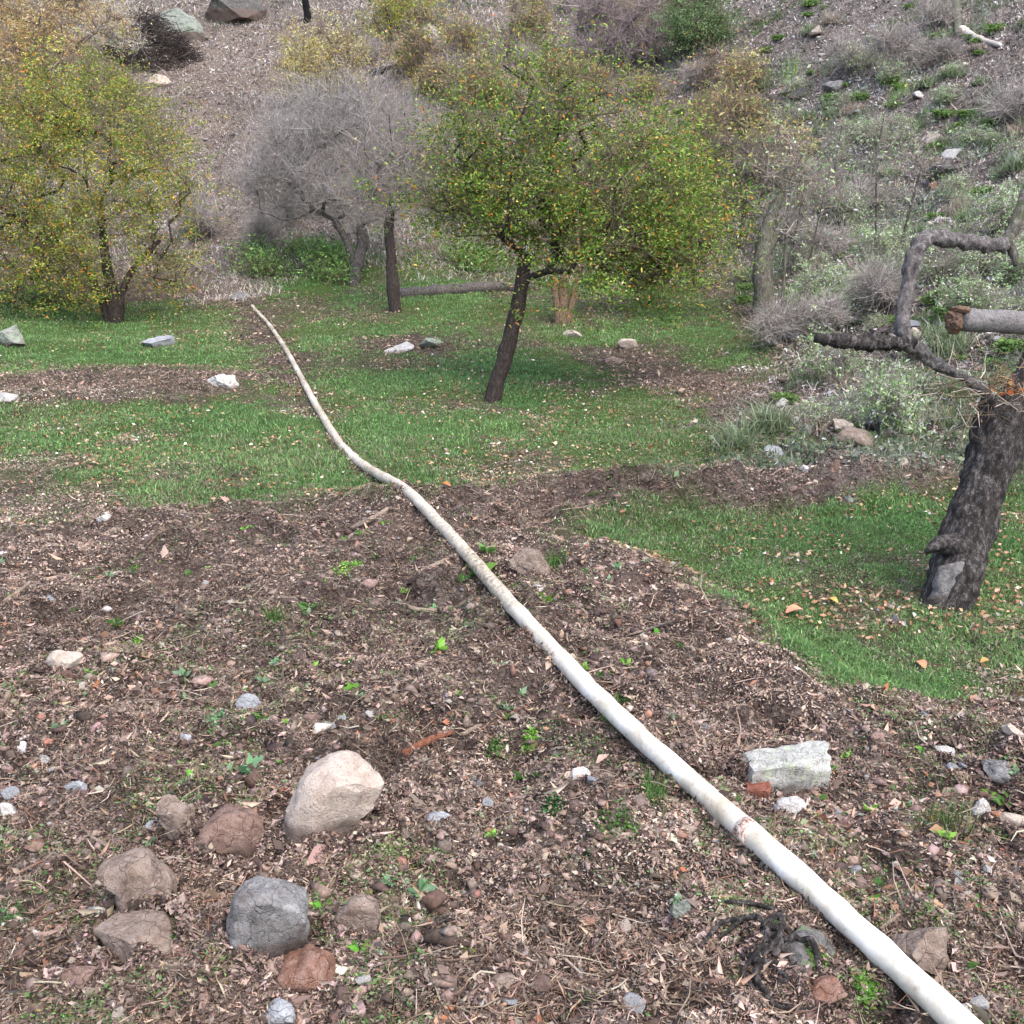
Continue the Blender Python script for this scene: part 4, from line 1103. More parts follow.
# right-hand slope
for i, (x, y, w, h, m, lab) in enumerate([
    (718, 184, 32, 17, M_BLUE, 'bluish pale rock showing beside the leaning tree crown'),
    (783, 128, 14, 10, M_WHITE, 'small white stone on the slope above the lichened trunk'),
    (936, 138, 26, 16, M_PALE, 'pale tan rock on the upper right slope'),
    (955, 154, 22, 14, M_WHITE, 'pale grey rock just below the pale tan slope rock'),
    (955, 170, 44, 12, M_DARKR, 'long dark stone under the paired pale slope rocks'),
    (934, 186, 13, 11, M_RED, 'small pinkish stone on the middle of the right slope'),
    (848, 192, 18, 15, M_LICH, 'lichen-green stone on the slope above the bent branch'),
    (822, 204, 18, 11, M_WHITE, 'flat whitish stone left of the lichen-green slope stone'),
    (838, 86, 26, 13, M_GREY, 'grey broken rock high on the slope with a white stick beside it'),
    (804, 92, 24, 14, M_DARKR, 'dark rock high on the slope left of the grey broken rock'),
    (870, 328, 16, 11, M_WHITE, 'white stone behind the horizontal dark branch'),
    (918, 334, 20, 18, M_PALE, 'pale stone standing under the bent branch'),
    (808, 430, 17, 10, M_LICH, 'grey-green stone in the scrub left of the old trunk'),
    (850, 500, 12, 9, M_LICH, 'small pale green stone in the grass left of the old trunk'),
    (834, 466, 12, 12, M_BROWN, 'reddish clod in the scrub above the small pale green stone'),
    (1014, 160, 16, 18, M_LICH, 'lichened stone at the right edge of the slope'),
    (895, 620, 12, 11, M_GREY, 'small grey stone in the grass at the foot of the old trunk'),
    (428, 34, 34, 22, M_WHITE, 'jagged white rock at the top, above the bare path'),
    (440, 48, 18, 14, M_LICH, 'lichen-grey rock under the jagged white rock'),
    (640, 12, 18, 10, M_BLUE, 'bluish stone at the top edge above the grey-mauve bush'),
    (590, 50, 20, 12, M_WHITE, 'whitish stone below the grey-mauve bush'),
    (160, 80, 26, 14, M_PALE, 'pale stone on the upper path below the brush heap'),
]):
    stone('stone', lab, x, y, w, h, m, 70 + i, sub=3, rough=0.08)

# soil and shreds banked up against the stones
def banked():
    s = Soup()
    for cx, cy, W, D in STONES:
        if cy > 9 or W < 0.05: continue
        n = int(5200 * min(W, .4) / .3)
        a = rng.uniform(0, 6.28, n); q = 0.5 + rng.gamma(1.4, 0.09, n) * min(1, .25 / W)
        x = cx + np.cos(a) * W * q * .97; y = cy + np.sin(a) * D * q * .97
        lift = np.clip(1 - (q - .42) / .4, 0, 1) * 0.22 * W * rng.uniform(0, 1, n) * (1 + vnoise(np.cos(a) * 2 + cx * 9, np.sin(a) * 2, 5))
        c = pick([lin(112, 95, 86), lin(140, 120, 110), lin(84, 70, 64), lin(160, 142, 130), lin(62, 52, 48)], n, None, .22) * 1.15
        L = np.exp(rng.normal(math.log(.016), .5, n))
        s.add(*flakes(np.stack([x, y, H(x, y) + .004 + lift], 1), L, L * rng.uniform(.15, .7, n), c, .5, .4))
    for i in range(0, len(PIPE)):
        if PIPE[i, 1] > 11 or vnoise(np.array([i * .11]), np.array([3.]), 3)[0] < -.35: continue
        n = 190; a = rng.choice([-1, 1], n); q = .03 + rng.gamma(1.5, .022, n)
        tg = norm(PIPE[min(i + 1, len(PIPE) - 1)] - PIPE[max(i - 1, 0)]); sd = np.array([-tg[1], tg[0], 0])
        Pp = PIPE[i] + np.outer(a * q, sd) + np.outer(rng.uniform(-.05, .05, n), tg)
        Pp[:, 2] = H(Pp[:, 0], Pp[:, 1]) + np.clip(.1 - q, 0, .1) * rng.uniform(0, .8, n)
        c = pick([lin(112, 95, 84), lin(140, 120, 106), lin(84, 70, 62), lin(160, 142, 126), lin(62, 52, 46)], n, None, .2) * 1.1
        L = np.exp(rng.normal(math.log(.015), .5, n))
        s.add(*flakes(Pp, L, L * rng.uniform(.15, .7, n), c, .5, .4))
    tag(s.build('soil_crumbs', M_LITTER), 'soil crumbs and shreds banked up against the foreground stones and the white pipe', 'soil', kind='stuff')
banked()

# pebbles: one of a kind of size, many
def pebbles():
    mats = [M_TAN, M_GREY, M_WHITE, M_BROWN, M_PALE, M_BLUE, M_TAN]
    x, y = scatter(900, 2.6, 9.0, 2.3, 0.6, 0.3)
    lawn = zones(x, y)[0]; k = lawn < 0.2
    x, y = x[k][:190], y[k][:190]; z = H(x, y)
    protos = []
    for i in range(len(x)):
        r = float(np.clip(np.exp(rng.normal(math.log(0.02), 0.38)), 0.010, 0.042))
        if i < 14:
            V, T = rock_shape(1.0, 0.7, 0.85, 300 + i, sub=3, rough=0.05)
            me = mesh_from('pebble', V, [(3, T)], mats[i % len(mats)], smooth=True, loc=(0, 0, 0)); protos.append(me); o = me
        else:
            o = protos[i % 14].copy(); COL.objects.link(o)
        o.scale = (r * 2,) * 3; o.rotation_euler = (rng.uniform(-.3, .3), rng.uniform(-.3, .3), rng.uniform(0, 6.28))
        o.location = (x[i], y[i], z[i] + r * 0.35)
        tag(o, 'small pebble, one of many dotted over the bare foreground soil', 'pebble', 'pebbles in the foreground soil')
pebbles()

# ------------------------------------------------------------------ the old broken tree on the right
def old_tree():
    b, d = ground(948, 606); k = d / F
    root = empty('old_tree', tuple(b), 'old broken tree with dark rough trunk and crooked dead limbs at the right edge', 'tree')
    def P(lst): return [at_depth(x, y, d + (o if o else 0)) for x, y, r, o in lst], [r * k * .8 for x, y, r, o in lst]
    s = Soup()
    p, r = P([(940, 622, 26, 0), (948, 600, 27, 0), (958, 570, 29, 0), (968, 540, 30, 0), (978, 505, 28, 0), (988, 470, 28, 0), (996, 435, 29, 0), (1000, 410, 28, 0), (1003, 398, 22, 0)])
    s.add(*tube(*smooth_path(p, r, 130), 72, 0.19, 3))
    # broken side spur and right fork
    p, r = P([(970, 545, 22, -.02), (952, 545, 16, -.08), (938, 545, 10, -.12), (926, 552, 3, -.14)]); s.add(*tube(*smooth_path(p, r, 18), 18, 0.25, 6))
    p, r = P([(985, 480, 20, .05), (1008, 455, 20, .06), (1030, 425, 19, .1), (1060, 395, 17, .15)]); s.add(*tube(*smooth_path(p, r, 24), 24, 0.2, 8))
    p, r = P([(1000, 420, 16, 0), (1016, 395, 14, .05), (1030, 360, 12, .1), (1045, 320, 12, .15)]); s.add(*tube(*smooth_path(p, r, 20), 18, 0.2, 9))
    p, r = P([(930, 628, 6, -.15), (945, 606, 16, -.08), (958, 580, 16, -.04)]); s.add(*tube(*smooth_path(p, r, 12), 14, 0.2, 12))
    s.build('trunk', M_BARK_OLD, parent=root, smooth=True)
    m = mat_bark('dead_limb', lin(52, 48, 47), lin(112, 106, 104), lin(186, 182, 178), None, 20, 0.6)
    s = Soup()
    p, r = P([(998, 408, 9, 0), (985, 392, 6.5, -.05), (962, 376, 6, -.1), (940, 366, 7, -.15), (922, 354, 8, -.2), (908, 340, 11, -.25), (903, 318, 8, -.25), (908, 290, 8, -.25), (914, 262, 8.5, -.25), (922, 242, 10, -.22)])
    s.add(*tube(*smooth_path(p, r, 110), 24, 0.34, 15))
    p, r = P([(918, 246, 9, -.22), (930, 238, 9.5, -.2), (950, 240, 9.5, -.15), (975, 243, 9.5, -.08), (1004, 246, 8.5, 0)])
    s.add(*tube(*smooth_path(p, r, 70), 24, 0.3, 18))
    o = s.build('bent_limb', m, parent=root, smooth=True); o['label'] = 'crooked dead limb bent like a square hook'
    s = Soup()
    p, r = P([(912, 342, 9, -.25), (890, 344, 9.5, -.28), (862, 343, 9, -.3), (836, 341, 8, -.32), (815, 338, 5, -.33)])
    s.add(*tube(*smooth_path(p, r, 60), 24, 0.36, 21))
    o = s.build('side_limb', M_BARK_OLD, parent=root, smooth=True); o['label'] = 'short dark limb pointing left'
    s = Soup()
    p, r = P([(1003, 246, 7, 0), (1012, 232, 7, .02), (1020, 210, 7, .04), (1030, 185, 6, .06)]); s.add(*tube(*smooth_path(p, r, 20), 14, 0.2, 24))
    p, r = P([(1008, 240, 6, 0), (1014, 255, 6, .0), (1016, 266, 3, .0)]); s.add(*tube(*smooth_path(p, r, 12), 12, 0.2, 26))
    o = s.build('pale_stub', M_BARK_LICHEN, parent=root, smooth=True); o['label'] = 'pale lichened branch stub at the end of the bent limb'
    # sawn smooth limb
    s = Soup()
    p, r = P([(960, 320, 13, -.35), (985, 321, 13.5, -.3), (1010, 322, 14, -.25), (1040, 324, 14, -.15), (1075, 330, 14, .05), (1085, 360, 13, .12)])
    s.add(*tube(*smooth_path(p, r, 40), 22, 0.06, 28))
    o = s.build('sawn_limb', mat_bark('smooth_grey_bark', lin(92, 88, 86), lin(128, 124, 122), lin(164, 160, 158), None, 10, 1.0), parent=root, smooth=True)
    o['label'] = 'thick smooth grey limb with a rotten orange end'
    s = Soup(); V, T = rock_shape(17 * k, 24 * k, 22 * k, 91, rough=0.16); s.add(V + np.array(at_depth(955, 321, d - .36)) - np.array(b), None, T)
    V, T = rock_shape(20 * k, 8 * k, 20 * k, 92, rough=0.12); s.add(V + np.array(at_depth(958, 310, d - .36)) - np.array(b), None, T)
    s.build('rotten_end', mat_rock('rotten_wood', lin(134, 104, 82), lin(60, 48, 42), lin(180, 136, 100), 30), parent=o)
    # dead shreds and twigs hanging where the limbs meet
    r_ = np.random.default_rng(77); n = 300
    c0 = np.array(at_depth(1000, 392, d - .1))
    A = c0 + r_.normal(size=(n, 3)) * np.array([.2, .12, .10]); D = norm(r_.normal(size=(n, 3)) + np.array([0, 0, -.4])); L = r_.gamma(3, .055, n)
    col = pick([lin(140, 118, 96), lin(160, 120, 86), lin(96, 82, 72), lin(180, 168, 154)], n, [3, 1, 4, 3])
    mid = A + D * L[:, None] * .5; B = mid + norm(D + r_.normal(size=(n, 3)) * .5) * L[:, None] * .5
    s = Soup(); V, Q = frustums(A, mid, np.full(n, .0032), np.full(n, .0026), 4); s.add(V, Q, None, np.repeat(col, 8, 0))
    V, Q = frustums(mid, B, np.full(n, .0026), np.full(n, .001), 4); s.add(V, Q, None, np.repeat(col, 8, 0))
    s.build('dead_twigs', M_TWIG, parent=root)
    s = Soup(); n = 12; A = np.array(at_depth(1006, 388, d - .22)) + r_.normal(size=(n, 3)) * np.array([.06, .03, .03])
    s.add(*flakes(A, r_.uniform(.04, .08, n), r_.uniform(.02, .04, n), pick([lin(190, 104, 64), lin(176, 130, 90), lin(140, 96, 66)], n)))
    o = s.build('dead_leaves', M_LITTER, parent=root); o['label'] = 'orange dead leaves caught in the fork'
    return d
OLD_D = old_tree()
stone('stone', 'flat grey-green stone leaning on the foot of the old broken tree', 938, 572, 34, 62, M_GREY, 120,
      [(922, 600), (922, 572), (930, 548), (944, 540), (950, 552), (952, 580), (944, 602)], 0.5, sink=.1).location.y -= 0.2

# fallen logs and sticks
def log(name, label, pts, rad_px, mat, seed, cat='log', lift=0.5, sides=14, n=36, rough=0.16):
    P, Rr = [], []
    for (x, y), r in zip(pts, rad_px):
        p, d = ground(x, y); rr = r * d / F
        P.append(p + Vector((0, 0, rr * lift))); Rr.append(rr)
    c = tuple(P[len(P) // 2])
    pp, rr = smooth_path(P, Rr, n)
    V, Q, T = tube(pp, rr, sides, rough, seed)
    return tag(mesh_from(name, V, [(4, Q), (3, T)], mat, smooth=True, loc=c), label, cat)
log('fallen_log', 'grey fallen log lying in the grass behind the leaning trunk', [(398, 298), (440, 294), (485, 291), (535, 290)], [6, 6.5, 6, 4.5], M_BARK_GREY, 3)
log('fallen_branch', 'dark broken branch leaning in the scrub left of the bent limb', [(845, 322), (862, 302), (884, 286)], [5, 4.5, 3], M_BARK_DARK, 5, 'branch', 1.5)
log('fallen_branch', 'bleached white branch lying high on the right slope', [(960, 36), (978, 42), (1002, 48)], [5, 3, 2], mat_bark('bleached_wood', lin(150, 140, 130), lin(192, 182, 172), lin(216, 210, 202), None, 14), 7, 'branch', 1.0)
log('dead_trunk', 'pale upright dead stick above the bleached white branch', [(958, 40), (957, 22), (956, -6)], [4, 3.5, 3], M_BARK_LICHEN, 8, 'stick', 1.0)
log('fallen_branch', 'dark fallen branch by the yellow shrub at the top', [(366, 78), (382, 74), (400, 68)], [4, 3.5, 2], M_BARK_DARK, 9, 'branch', 1.0)
M_STICK = mat_bark('dry_stick', lin(112, 94, 80), lin(168, 148, 130), lin(200, 186, 170), None, 24, 1.0)
STICKS = [('pale curved twig on the soil left of the pipe', [(396, 600), (412, 610), (432, 612), (452, 608)], [2, 2.4, 2.2, 1.6]),
          ('straight pale stick touching the pipe above the curved twig', [(418, 575), (438, 566), (456, 557)], [2.6, 2.8, 2.4]),
          ('broken pale stick at the edge of the lawn left of the pipe bend', [(352, 530), (370, 522), (388, 510)], [2.6, 2.8, 2]),
          ('long bent bare twig at the bottom left below the grey stone', [(132, 990), (154, 972), (190, 968), (240, 968)], [1.5, 2.4, 3, 2]),
          ('dry forked stick lying below the concrete chunk', [(788, 822), (816, 832), (846, 848)], [1.8, 2.6, 2]),
          ('thin dry stick right of the dry forked stick', [(880, 842), (910, 846), (938, 850)], [1.6, 2, 1.4]),
          ('bent twig by the buried boulder at the bottom right', [(880, 930), (898, 916), (906, 898)], [2, 2.4, 1.8]),
          ('looping dry stem in the bottom right soil', [(644, 988), (652, 972), (668, 974), (676, 976)], [1.2, 1.4, 1.4, 1]),
          ('thin upright dry stem beside the looping stem', [(654, 1016), (662, 996), (674, 976)], [1.2, 1.2, 1]),
          ('short grey stick in the bottom centre soil', [(566, 942), (576, 954), (584, 964)], [2, 2.2, 1.6]),
          ('pale slanting stick in the left soil', [(4, 604), (18, 594), (30, 584)], [2.4, 2.6, 2]),
          ('long thin twig in the left soil below the square pale stone', [(150, 788), (180, 786), (215, 782)], [1.8, 2.2, 1.5]),
          ('thin forked twig above the tan pointed stone', [(78, 822), (92, 838), (112, 850)], [1.4, 2, 1.6]),
          ('reddish bark strip in the soil right of the large pale stone', [(404, 756), (428, 744), (452, 734)], [3.5, 4.5, 2.5]),
          ('small pale stick left of the pipe above the white stone', [(462, 736), (474, 730), (482, 726)], [2.2, 2.6, 1.8]),
          ('short arched twig on the soil in the middle', [(402, 698), (410, 692), (418, 698)], [1.6, 1.8, 1.4]),
          ('dry stick in the lower soil left of the rusty band', [(692, 890), (716, 900), (742, 916)], [1.5, 2, 1.3]),
          ('slim twig on the bare mound right of the pipe', [(628, 636), (650, 630), (672, 622)], [1.2, 1.5, 1])]
M_REDB = mat_bark('red_bark_strip', lin(92, 56, 42), lin(156, 100, 76), lin(186, 140, 114), None, 24, 1.0)
for i, (lab, pts, rad) in enumerate(STICKS):
    log('twig', lab, pts, rad, M_REDB if 'reddish' in lab else M_STICK, 40 + i, 'stick', 0.8, 7, 18, 0.2)

# pale stones strewn over the right slope
def slope_stones():
    pts = spots_px(90, (770, 20, 1022, 480), 71); r = np.random.default_rng(72); pr = []
    mats = [M_WHITE, M_PALE, M_LICH, M_GREY, M_BLUE, M_TAN]
    for i, (x, y) in enumerate(pts):
        if i < 6:
            V, T = rock_shape(1, .7, .8, 500 + i, sub=3, rough=.06); o = mesh_from('stone', V, [(3, T)], mats[i], smooth=True, loc=(0, 0, 0)); o.data.set_sharp_from_angle(angle=R(24)); pr.append(o)
        else: o = pr[i % 6].copy(); COL.objects.link(o)
        sc = float(np.exp(r.normal(math.log(.17), .45))); o.scale = (sc, sc, sc); o.rotation_euler = (r.uniform(-.3, .3), r.uniform(-.3, .3), r.uniform(0, 6.28))
        o.location = (x, y, float(H(np.array([x]), np.array([y]))[0]) + sc * .12)
        tag(o, 'small pale stone, one of many strewn among the scrub of the right slope', 'stone', 'pale stones strewn over the right slope')
slope_stones()

# dark roots in the hollow beside the near end of the pipe
def roots():
    p, d = ground(762, 955); r = np.random.default_rng(4); s = Soup()
    for i in range(11):
        a = r.uniform(0, 6.28); q = []
        c = np.array(p) + np.array([r.uniform(-.1, .1), r.uniform(-.1, .12), 0])
        for t in np.linspace(0, 1, 7):
            an = a + t * r.uniform(2, 3.5)
            x, y = c[0] + math.cos(an) * 0.13 * (0.6 + t * .5), c[1] + math.sin(an) * 0.11 * (0.6 + t * .5)
            q.append((x, y, float(H(np.array([x]), np.array([y]))[0]) + 0.012 + 0.035 * math.sin(t * 3.14) * r.uniform(.2, 1)))
        s.add(*tube(*smooth_path(q, np.linspace(.014, .006, 7), 26), 8, 0.2, i))
    tag(s.build('tangled_root', M_BARK_OLD, loc=tuple(p)), 'dark knot of tangled roots in the hollow beside the near end of the pipe', 'root')
roots()

# ------------------------------------------------------------------ weeds
GREENS = [lin(84, 122, 58), lin(104, 142, 76), lin(70, 100, 48)]
def weed(px, py, wpx, kind, label, pal=GREENS, group=None):
    p, d = ground(px, py); k = d / F; rr = wpx * 0.5 * k; r = rng
    s = Soup()
    if kind == 'rosette':
        n = 12; a = r.uniform(0, 6.28, n); el = r.uniform(0.15, 0.8, n)
        D = np.stack([np.cos(a) * np.cos(el), np.sin(a) * np.cos(el), np.sin(el)], 1); L = rr * r.uniform(.7, 1.2, n)
        P = np.array(p) + D * (L * .5)[:, None] + np.array([0, 0, .005])
        s.add(*flakes(P, L, L * .5, pick(pal, n, None, .15), 1, .25, D))
    elif kind == 'tuft':
        n = 140; P = np.array(p) + r.normal(size=(n, 3)) * np.array([rr * .4, rr * .4, 0]); P[:, 2] = H(P[:, 0], P[:, 1]) - .004
        s.add(*blades(P, r.gamma(5, rr * .17, n), np.full(n, .0045), pick(pal, n, None, .25), .9))
    else:                                             # leafy or mossy mat
        n = 260; P = np.array(p) + r.normal(size=(n, 3)) * np.array([rr * .36, rr * .36, 0])
        P[:, 2] = H(P[:, 0], P[:, 1]) + r.uniform(0, .35, n) * rr * .6
        L = r.uniform(.010, .024, n)
        s.add(*flakes(P, L, L * .6, pick(pal, n, None, .25), .6, .2))
    nm = {'rosette': 'weed', 'tuft': 'grass_tuft', 'mat': 'moss_patch'}[kind]
    ct = {'rosette': 'weed', 'tuft': 'grass tuft', 'mat': 'moss'}[kind]
    return tag(s.build(nm, M_LEAF, loc=tuple(p)), label, ct, group)
PALEG = [lin(136, 172, 128), lin(112, 152, 108), lin(160, 188, 150)]
LIME = [lin(126, 180, 70), lin(104, 160, 60), lin(150, 196, 90)]
for a in [
    (252, 772, 34, 'rosette', 'pale green broad-leaved weed above the large pale stone', PALEG),
    (545, 602, 26, 'rosette', 'yellow-green leafy weed right of the pipe on bare soil', [lin(140, 160, 70), lin(110, 150, 60)]),
    (482, 572, 34, 'rosette', 'bright green plant beside the pipe with a pale leaf', LIME),
    (462, 582, 20, 'rosette', 'small green sprout hugging the left side of the pipe', GREENS),
    (486, 552, 22, 'rosette', 'upright green sprout right of the pipe, below the bank', GREENS),
    (554, 566, 32, 'tuft', 'rounded grass tuft beside the rounded tan clod-like stone', GREENS),
    (392, 850, 56, 'mat', 'straggly light green moss patch right of the large pale stone', [lin(122, 142, 84), lin(96, 118, 64), lin(150, 160, 116)]),
    (420, 893, 36, 'rosette', 'pale teal broad leaf plant near the bottom centre', PALEG),
    (390, 884, 20, 'rosette', 'small teal leaf left of the pale teal plant', PALEG),
    (552, 803, 28, 'mat', 'dark green moss cushion below the white stone', [lin(62, 108, 56), lin(50, 90, 46)]),
    (616, 826, 70, 'mat', 'spreading green moss under the pipe right of centre', GREENS),
    (655, 795, 40, 'tuft', 'green grass tuft growing against the pipe', GREENS),
    (816, 970, 44, 'mat', 'vivid lime moss beside the mossy slab', LIME),
    (866, 988, 36, 'mat', 'vivid lime moss at the near edge of the pipe', LIME),
    (948, 828, 50, 'tuft', 'dark green weedy tuft left of the white pointed stone', [lin(70, 96, 50), lin(92, 116, 64), lin(120, 120, 80)]),
    (10, 918, 56, 'mat', 'green mossy patch at the left edge near the bottom', [lin(104, 136, 92), lin(84, 116, 70)]),
    (216, 934, 12, 'rosette', 'tiny round-leaved sprout left of the grey cracked stone', LIME),
    (268, 838, 30, 'mat', 'green moss tucked between the brown wedge and large pale stones', GREENS),
    (680, 906, 28, 'rosette', 'pale teal leaves left of the pipe near the bottom', PALEG),
    (966, 972, 14, 'rosette', 'single green leaf below the buried boulder', PALEG),
    (464, 946, 22, 'mat', 'olive moss cushion at the bottom centre', [lin(104, 116, 56), lin(80, 96, 44)]),
    (60, 728, 18, 'rosette', 'pale green leaf near the left edge stones', PALEG),
    (116, 626, 20, 'rosette', 'green sprout in the dark soil at left, under a tan clod', GREENS),
    (136, 646, 22, 'mat', 'yellowish green moss right of the pale square stone', LIME),
    (184, 676, 22, 'rosette', 'flat green weed below the lawn in the left soil', PALEG),
    (216, 720, 24, 'mat', 'grey-green mossy weed left of the bluish shard', PALEG),
    (310, 610, 26, 'rosette', 'leafy green weed in the soil left of the pipe, upper part', GREENS),
    (274, 620, 24, 'tuft', 'dull green grass tuft in the left middle soil', GREENS),
    (346, 568, 34, 'mat', 'green moss streak just below the lawn edge', LIME),
    (438, 650, 26, 'rosette', 'bright green weed on bare soil left of the pipe', LIME),
    (352, 692, 24, 'rosette', 'lime green weed in the middle of the soil', LIME),
    (530, 742, 20, 'mat', 'light green moss near the middle of the soil', LIME),
    (498, 748, 34, 'mat', 'grey-green moss patch left of the light green moss', GREENS),
    (566, 660, 20, 'mat', 'green moss close to the right side of the pipe', GREENS),
    (938, 18, 46, 'tuft', 'bright green grass clump at the top right', LIME),
    (790, 76, 34, 'tuft', 'bright grass clump high on the slope', LIME),
    (900, 94, 34, 'tuft', 'bright grass clump on the slope under the top right clump', LIME),
    (972, 122, 34, 'tuft', 'green grass clump beside the pale tan slope rock', GREENS),
    (920, 128, 30, 'tuft', 'darker green clump left of the pale tan slope rock', GREENS),
]:
    weed(*a)
x, y = scatter(1100, 3.0, 9.0, 2.0, 0.6, 0.2)
k = (zones(x, y)[0] < 0.15) & (fbm(x * 1.2, y * 1.2, 201, 3) > -0.12); x, y = x[k][:190], y[k][:190]
wp = []
for i in range(len(x)):
    if i < 8:
        n = 9; a = rng.uniform(0, 6.28, n); el = rng.uniform(.2, .9, n); D = np.stack([np.cos(a) * np.cos(el), np.sin(a) * np.cos(el), np.sin(el)], 1)
        L = rng.uniform(.6, 1.1, n); s = Soup(); s.add(*flakes(D * (L * .5)[:, None], L, L * .5, pick([GREENS, PALEG, LIME, GREENS][i % 4], n), 1, .25, D))
        o = s.build('seedling', M_LEAF, loc=(0, 0, 0)); wp.append(o)
    else:
        o = wp[i % 8].copy(); COL.objects.link(o)
    sc = rng.uniform(.02, .06); o.scale = (sc,) * 3; o.rotation_euler = (0, 0, rng.uniform(0, 6.28))
    o.location = (x[i], y[i], float(H(x[i:i + 1], y[i:i + 1])[0]))
    tag(o, 'tiny green seedling, one of many sprouting from the foreground soil', 'seedling', 'seedlings in the foreground soil')

# low tufts on the right slope, the hill and the edges of the lawn
def tufts():
    kinds = [([lin(132, 146, 112), lin(156, 166, 140), lin(106, 122, 84)], 'grey-green tuft, one of many low on the scrubby right slope', 'grey-green tufts on the slope', 0, 120),
             ([lin(104, 134, 70), lin(126, 152, 86), lin(84, 112, 56)], 'fresh green leafy tuft, one of many on the scrubby right slope', 'green tufts on the slope', 1, 110),
             ([lin(170, 158, 142), lin(140, 126, 112), lin(190, 182, 170)], 'dry straw tuft, one of many bleached tufts on the hillside', 'dry tufts on the hillside', 2, 90)]
    for pal, lab, grp, kd, cnt in kinds:
        x, y = scatter(1500, 10, 34, 1.5, .6, .5)
        lawn, path, scrub, hill = zones(x, y)
        wt = (scrub if kd < 2 else np.maximum(scrub * .5, hill)) * (fbm(x * .8 + kd * 7, y * .8, 211 + kd, 3) > -0.1)
        k = rng.uniform(0, 1, len(x)) < wt; x, y = x[k][:cnt], y[k][:cnt]; pr = []
        for i in range(len(x)):
            if i < 5:
                s = Soup(); n = 420; P = rng.normal(size=(n, 3)) * np.array([.32, .32, 0]); P[:, 2] = -.1
                if kd == 1:
                    P[:, 2] = rng.uniform(0, .5, n); L = rng.uniform(.14, .34, n); s.add(*flakes(P, L, L * .5, pick(pal, n, None, .25), .6, .3))
                else: s.add(*blades(P, rng.gamma(5, .16, n), np.full(n, .05), pick(pal, n, None, .25), 1.2))
                o = s.build('grass_tuft', M_LEAF, loc=(0, 0, 0)); pr.append(o)
            else:
                o = pr[i % 5].copy(); COL.objects.link(o)
            sc = rng.uniform(.14, .34); o.scale = (sc, sc, sc * rng.uniform(.6, 1)); o.rotation_euler = (0, 0, rng.uniform(0, 6.28))
            o.location = (x[i], y[i], float(H(x[i:i + 1], y[i:i + 1])[0])); tag(o, lab, 'grass tuft', grp)
tufts()

# single fallen leaves that stand out
def fallen_leaf(px, py, L, col, label):
    p, d = ground(px, py); k = d / F; n = 5; l = L * k
    # a cupped leaf: strip of cross sections along the midrib
    yaw = rng.uniform(0, 6.28); V = []; Q = []
    for i, t in enumerate(np.linspace(0, 1, 7)):
        wd = l * 0.32 * math.sin(math.pi * (0.06 + 0.9 * t)) ** 0.8; zz = 0.02 + l * 0.18 * math.sin(t * 3.1)
        for s in (-1, 0, 1): V.append(((t - .5) * l, s * wd, zz + abs(s) * wd * .35))
    for i in range(6):
        for j in range(2): q = i * 3 + j; Q.append((q, q + 1, q + 4, q + 3))
    V = np.array(V); c, s_ = math.cos(yaw), math.sin(yaw)
    V = np.stack([V[:, 0] * c - V[:, 1] * s_, V[:, 0] * s_ + V[:, 1] * c, V[:, 2]], 1) + np.array(p)
    s = Soup(); s.add(V, Q, None, np.tile(col, (len(V), 1)))
    tag(s.build('fallen_leaf', M_LITTER, loc=tuple(p)), label, 'leaf')
fallen_leaf(795, 615, 20, lin(206, 138, 108), 'orange-pink fallen leaf on the grass patch')
fallen_leaf(832, 604, 13, lin(176, 152, 84), 'yellow fallen leaf right of the orange-pink leaf')
fallen_leaf(445, 488, 12, lin(184, 110, 70), 'rust-brown fallen leaf at the lawn edge by the pipe')
fallen_leaf(554, 446, 9, lin(220, 190, 160), 'pale fallen leaf on the lawn below the leaning trunk')
fallen_leaf(985, 665, 12, lin(176, 138, 84), 'golden fallen leaf near the right edge of the grass patch')
fallen_leaf(920, 668, 16, lin(190, 130, 100), 'pinkish brown fallen leaf on the lower grass patch')

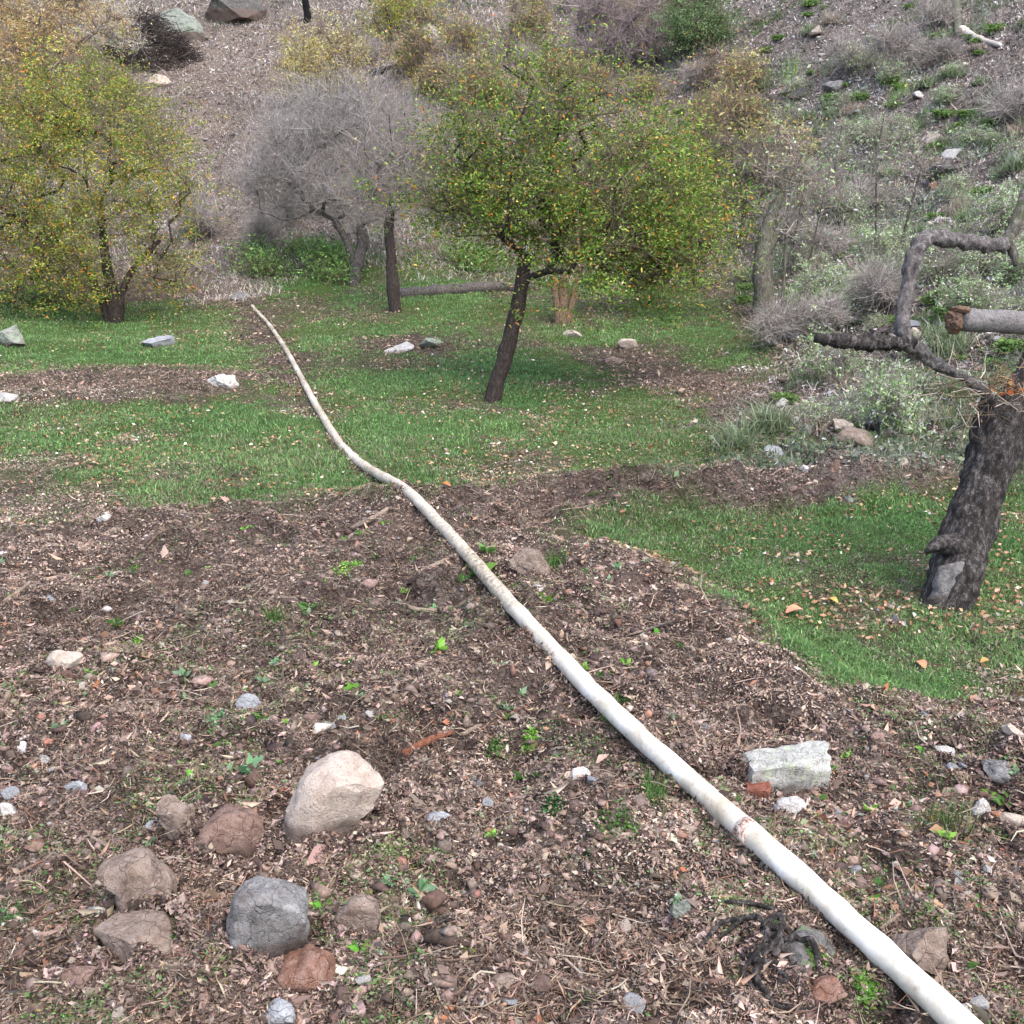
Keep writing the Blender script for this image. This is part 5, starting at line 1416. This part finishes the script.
# thin dark post at the top
b, d = ground(307, 22)
P = [b - Vector((0, 0, .1)), b + Vector((0.01, 0, .3)), b + Vector((-.02, 0, .7)), b + Vector((0.0, 0, 1.3))]
V, Q, T = tube(*smooth_path(P, [4 * d / F, 3.5 * d / F, 3.5 * d / F, 3 * d / F], 16), 10, .15, 2)
tag(mesh_from('burnt_stump', V, [(4, Q), (3, T)], mat_bark('black_wood', lin(8, 8, 8), lin(22, 21, 21), lin(44, 42, 42)), smooth=True, loc=tuple(b)),
    'thin black burnt trunk at the top edge above the yellow shrub', 'stump')

# ------------------------------------------------------------------ light, camera
W = bpy.data.worlds.new('World'); SC.world = W; W.use_nodes = True
nt = W.node_tree; sky = nt.nodes.new('ShaderNodeTexSky'); sky.sky_type = 'NISHITA'; sky.sun_disc = False
EL = R(60)
sky.sun_elevation = EL; sky.sun_rotation = R(140); sky.air_density = 1.0; sky.dust_density = 3.5; sky.ozone_density = 1.0
nt.links.new(sky.outputs[0], nt.nodes['Background'].inputs[0]); nt.nodes['Background'].inputs[1].default_value = 0.15
sl = bpy.data.lights.new('sun', 'SUN'); sl.energy = 0.8; sl.angle = R(60); sl.color = (1.0, 0.98, 0.95)
so = bpy.data.objects.new('sun', sl); COL.objects.link(so)
az = R(140)        # sky's sun_rotation: clockwise from +Y
dirv = Vector((math.sin(az) * math.cos(EL), math.cos(az) * math.cos(EL), math.sin(EL)))
so.rotation_euler = dirv.to_track_quat('Z', 'Y').to_euler()
so.location = (0, 0, 20)

cam = bpy.data.cameras.new('camera'); co = bpy.data.objects.new('camera', cam); COL.objects.link(co)
co.location = (0, 0, CAM_H); co.rotation_euler = (math.pi / 2 - PITCH, 0, 0)
cam.sensor_width = 36; cam.lens = 36 * F / 1024; cam.clip_end = 600; cam.clip_start = 0.05
SC.camera = co
SC.view_settings.view_transform = 'Standard'; SC.view_settings.look = 'None'; SC.view_settings.gamma = 1
SC.view_settings.exposure = 1.6
SC.render.resolution_x = SC.render.resolution_y = 1024
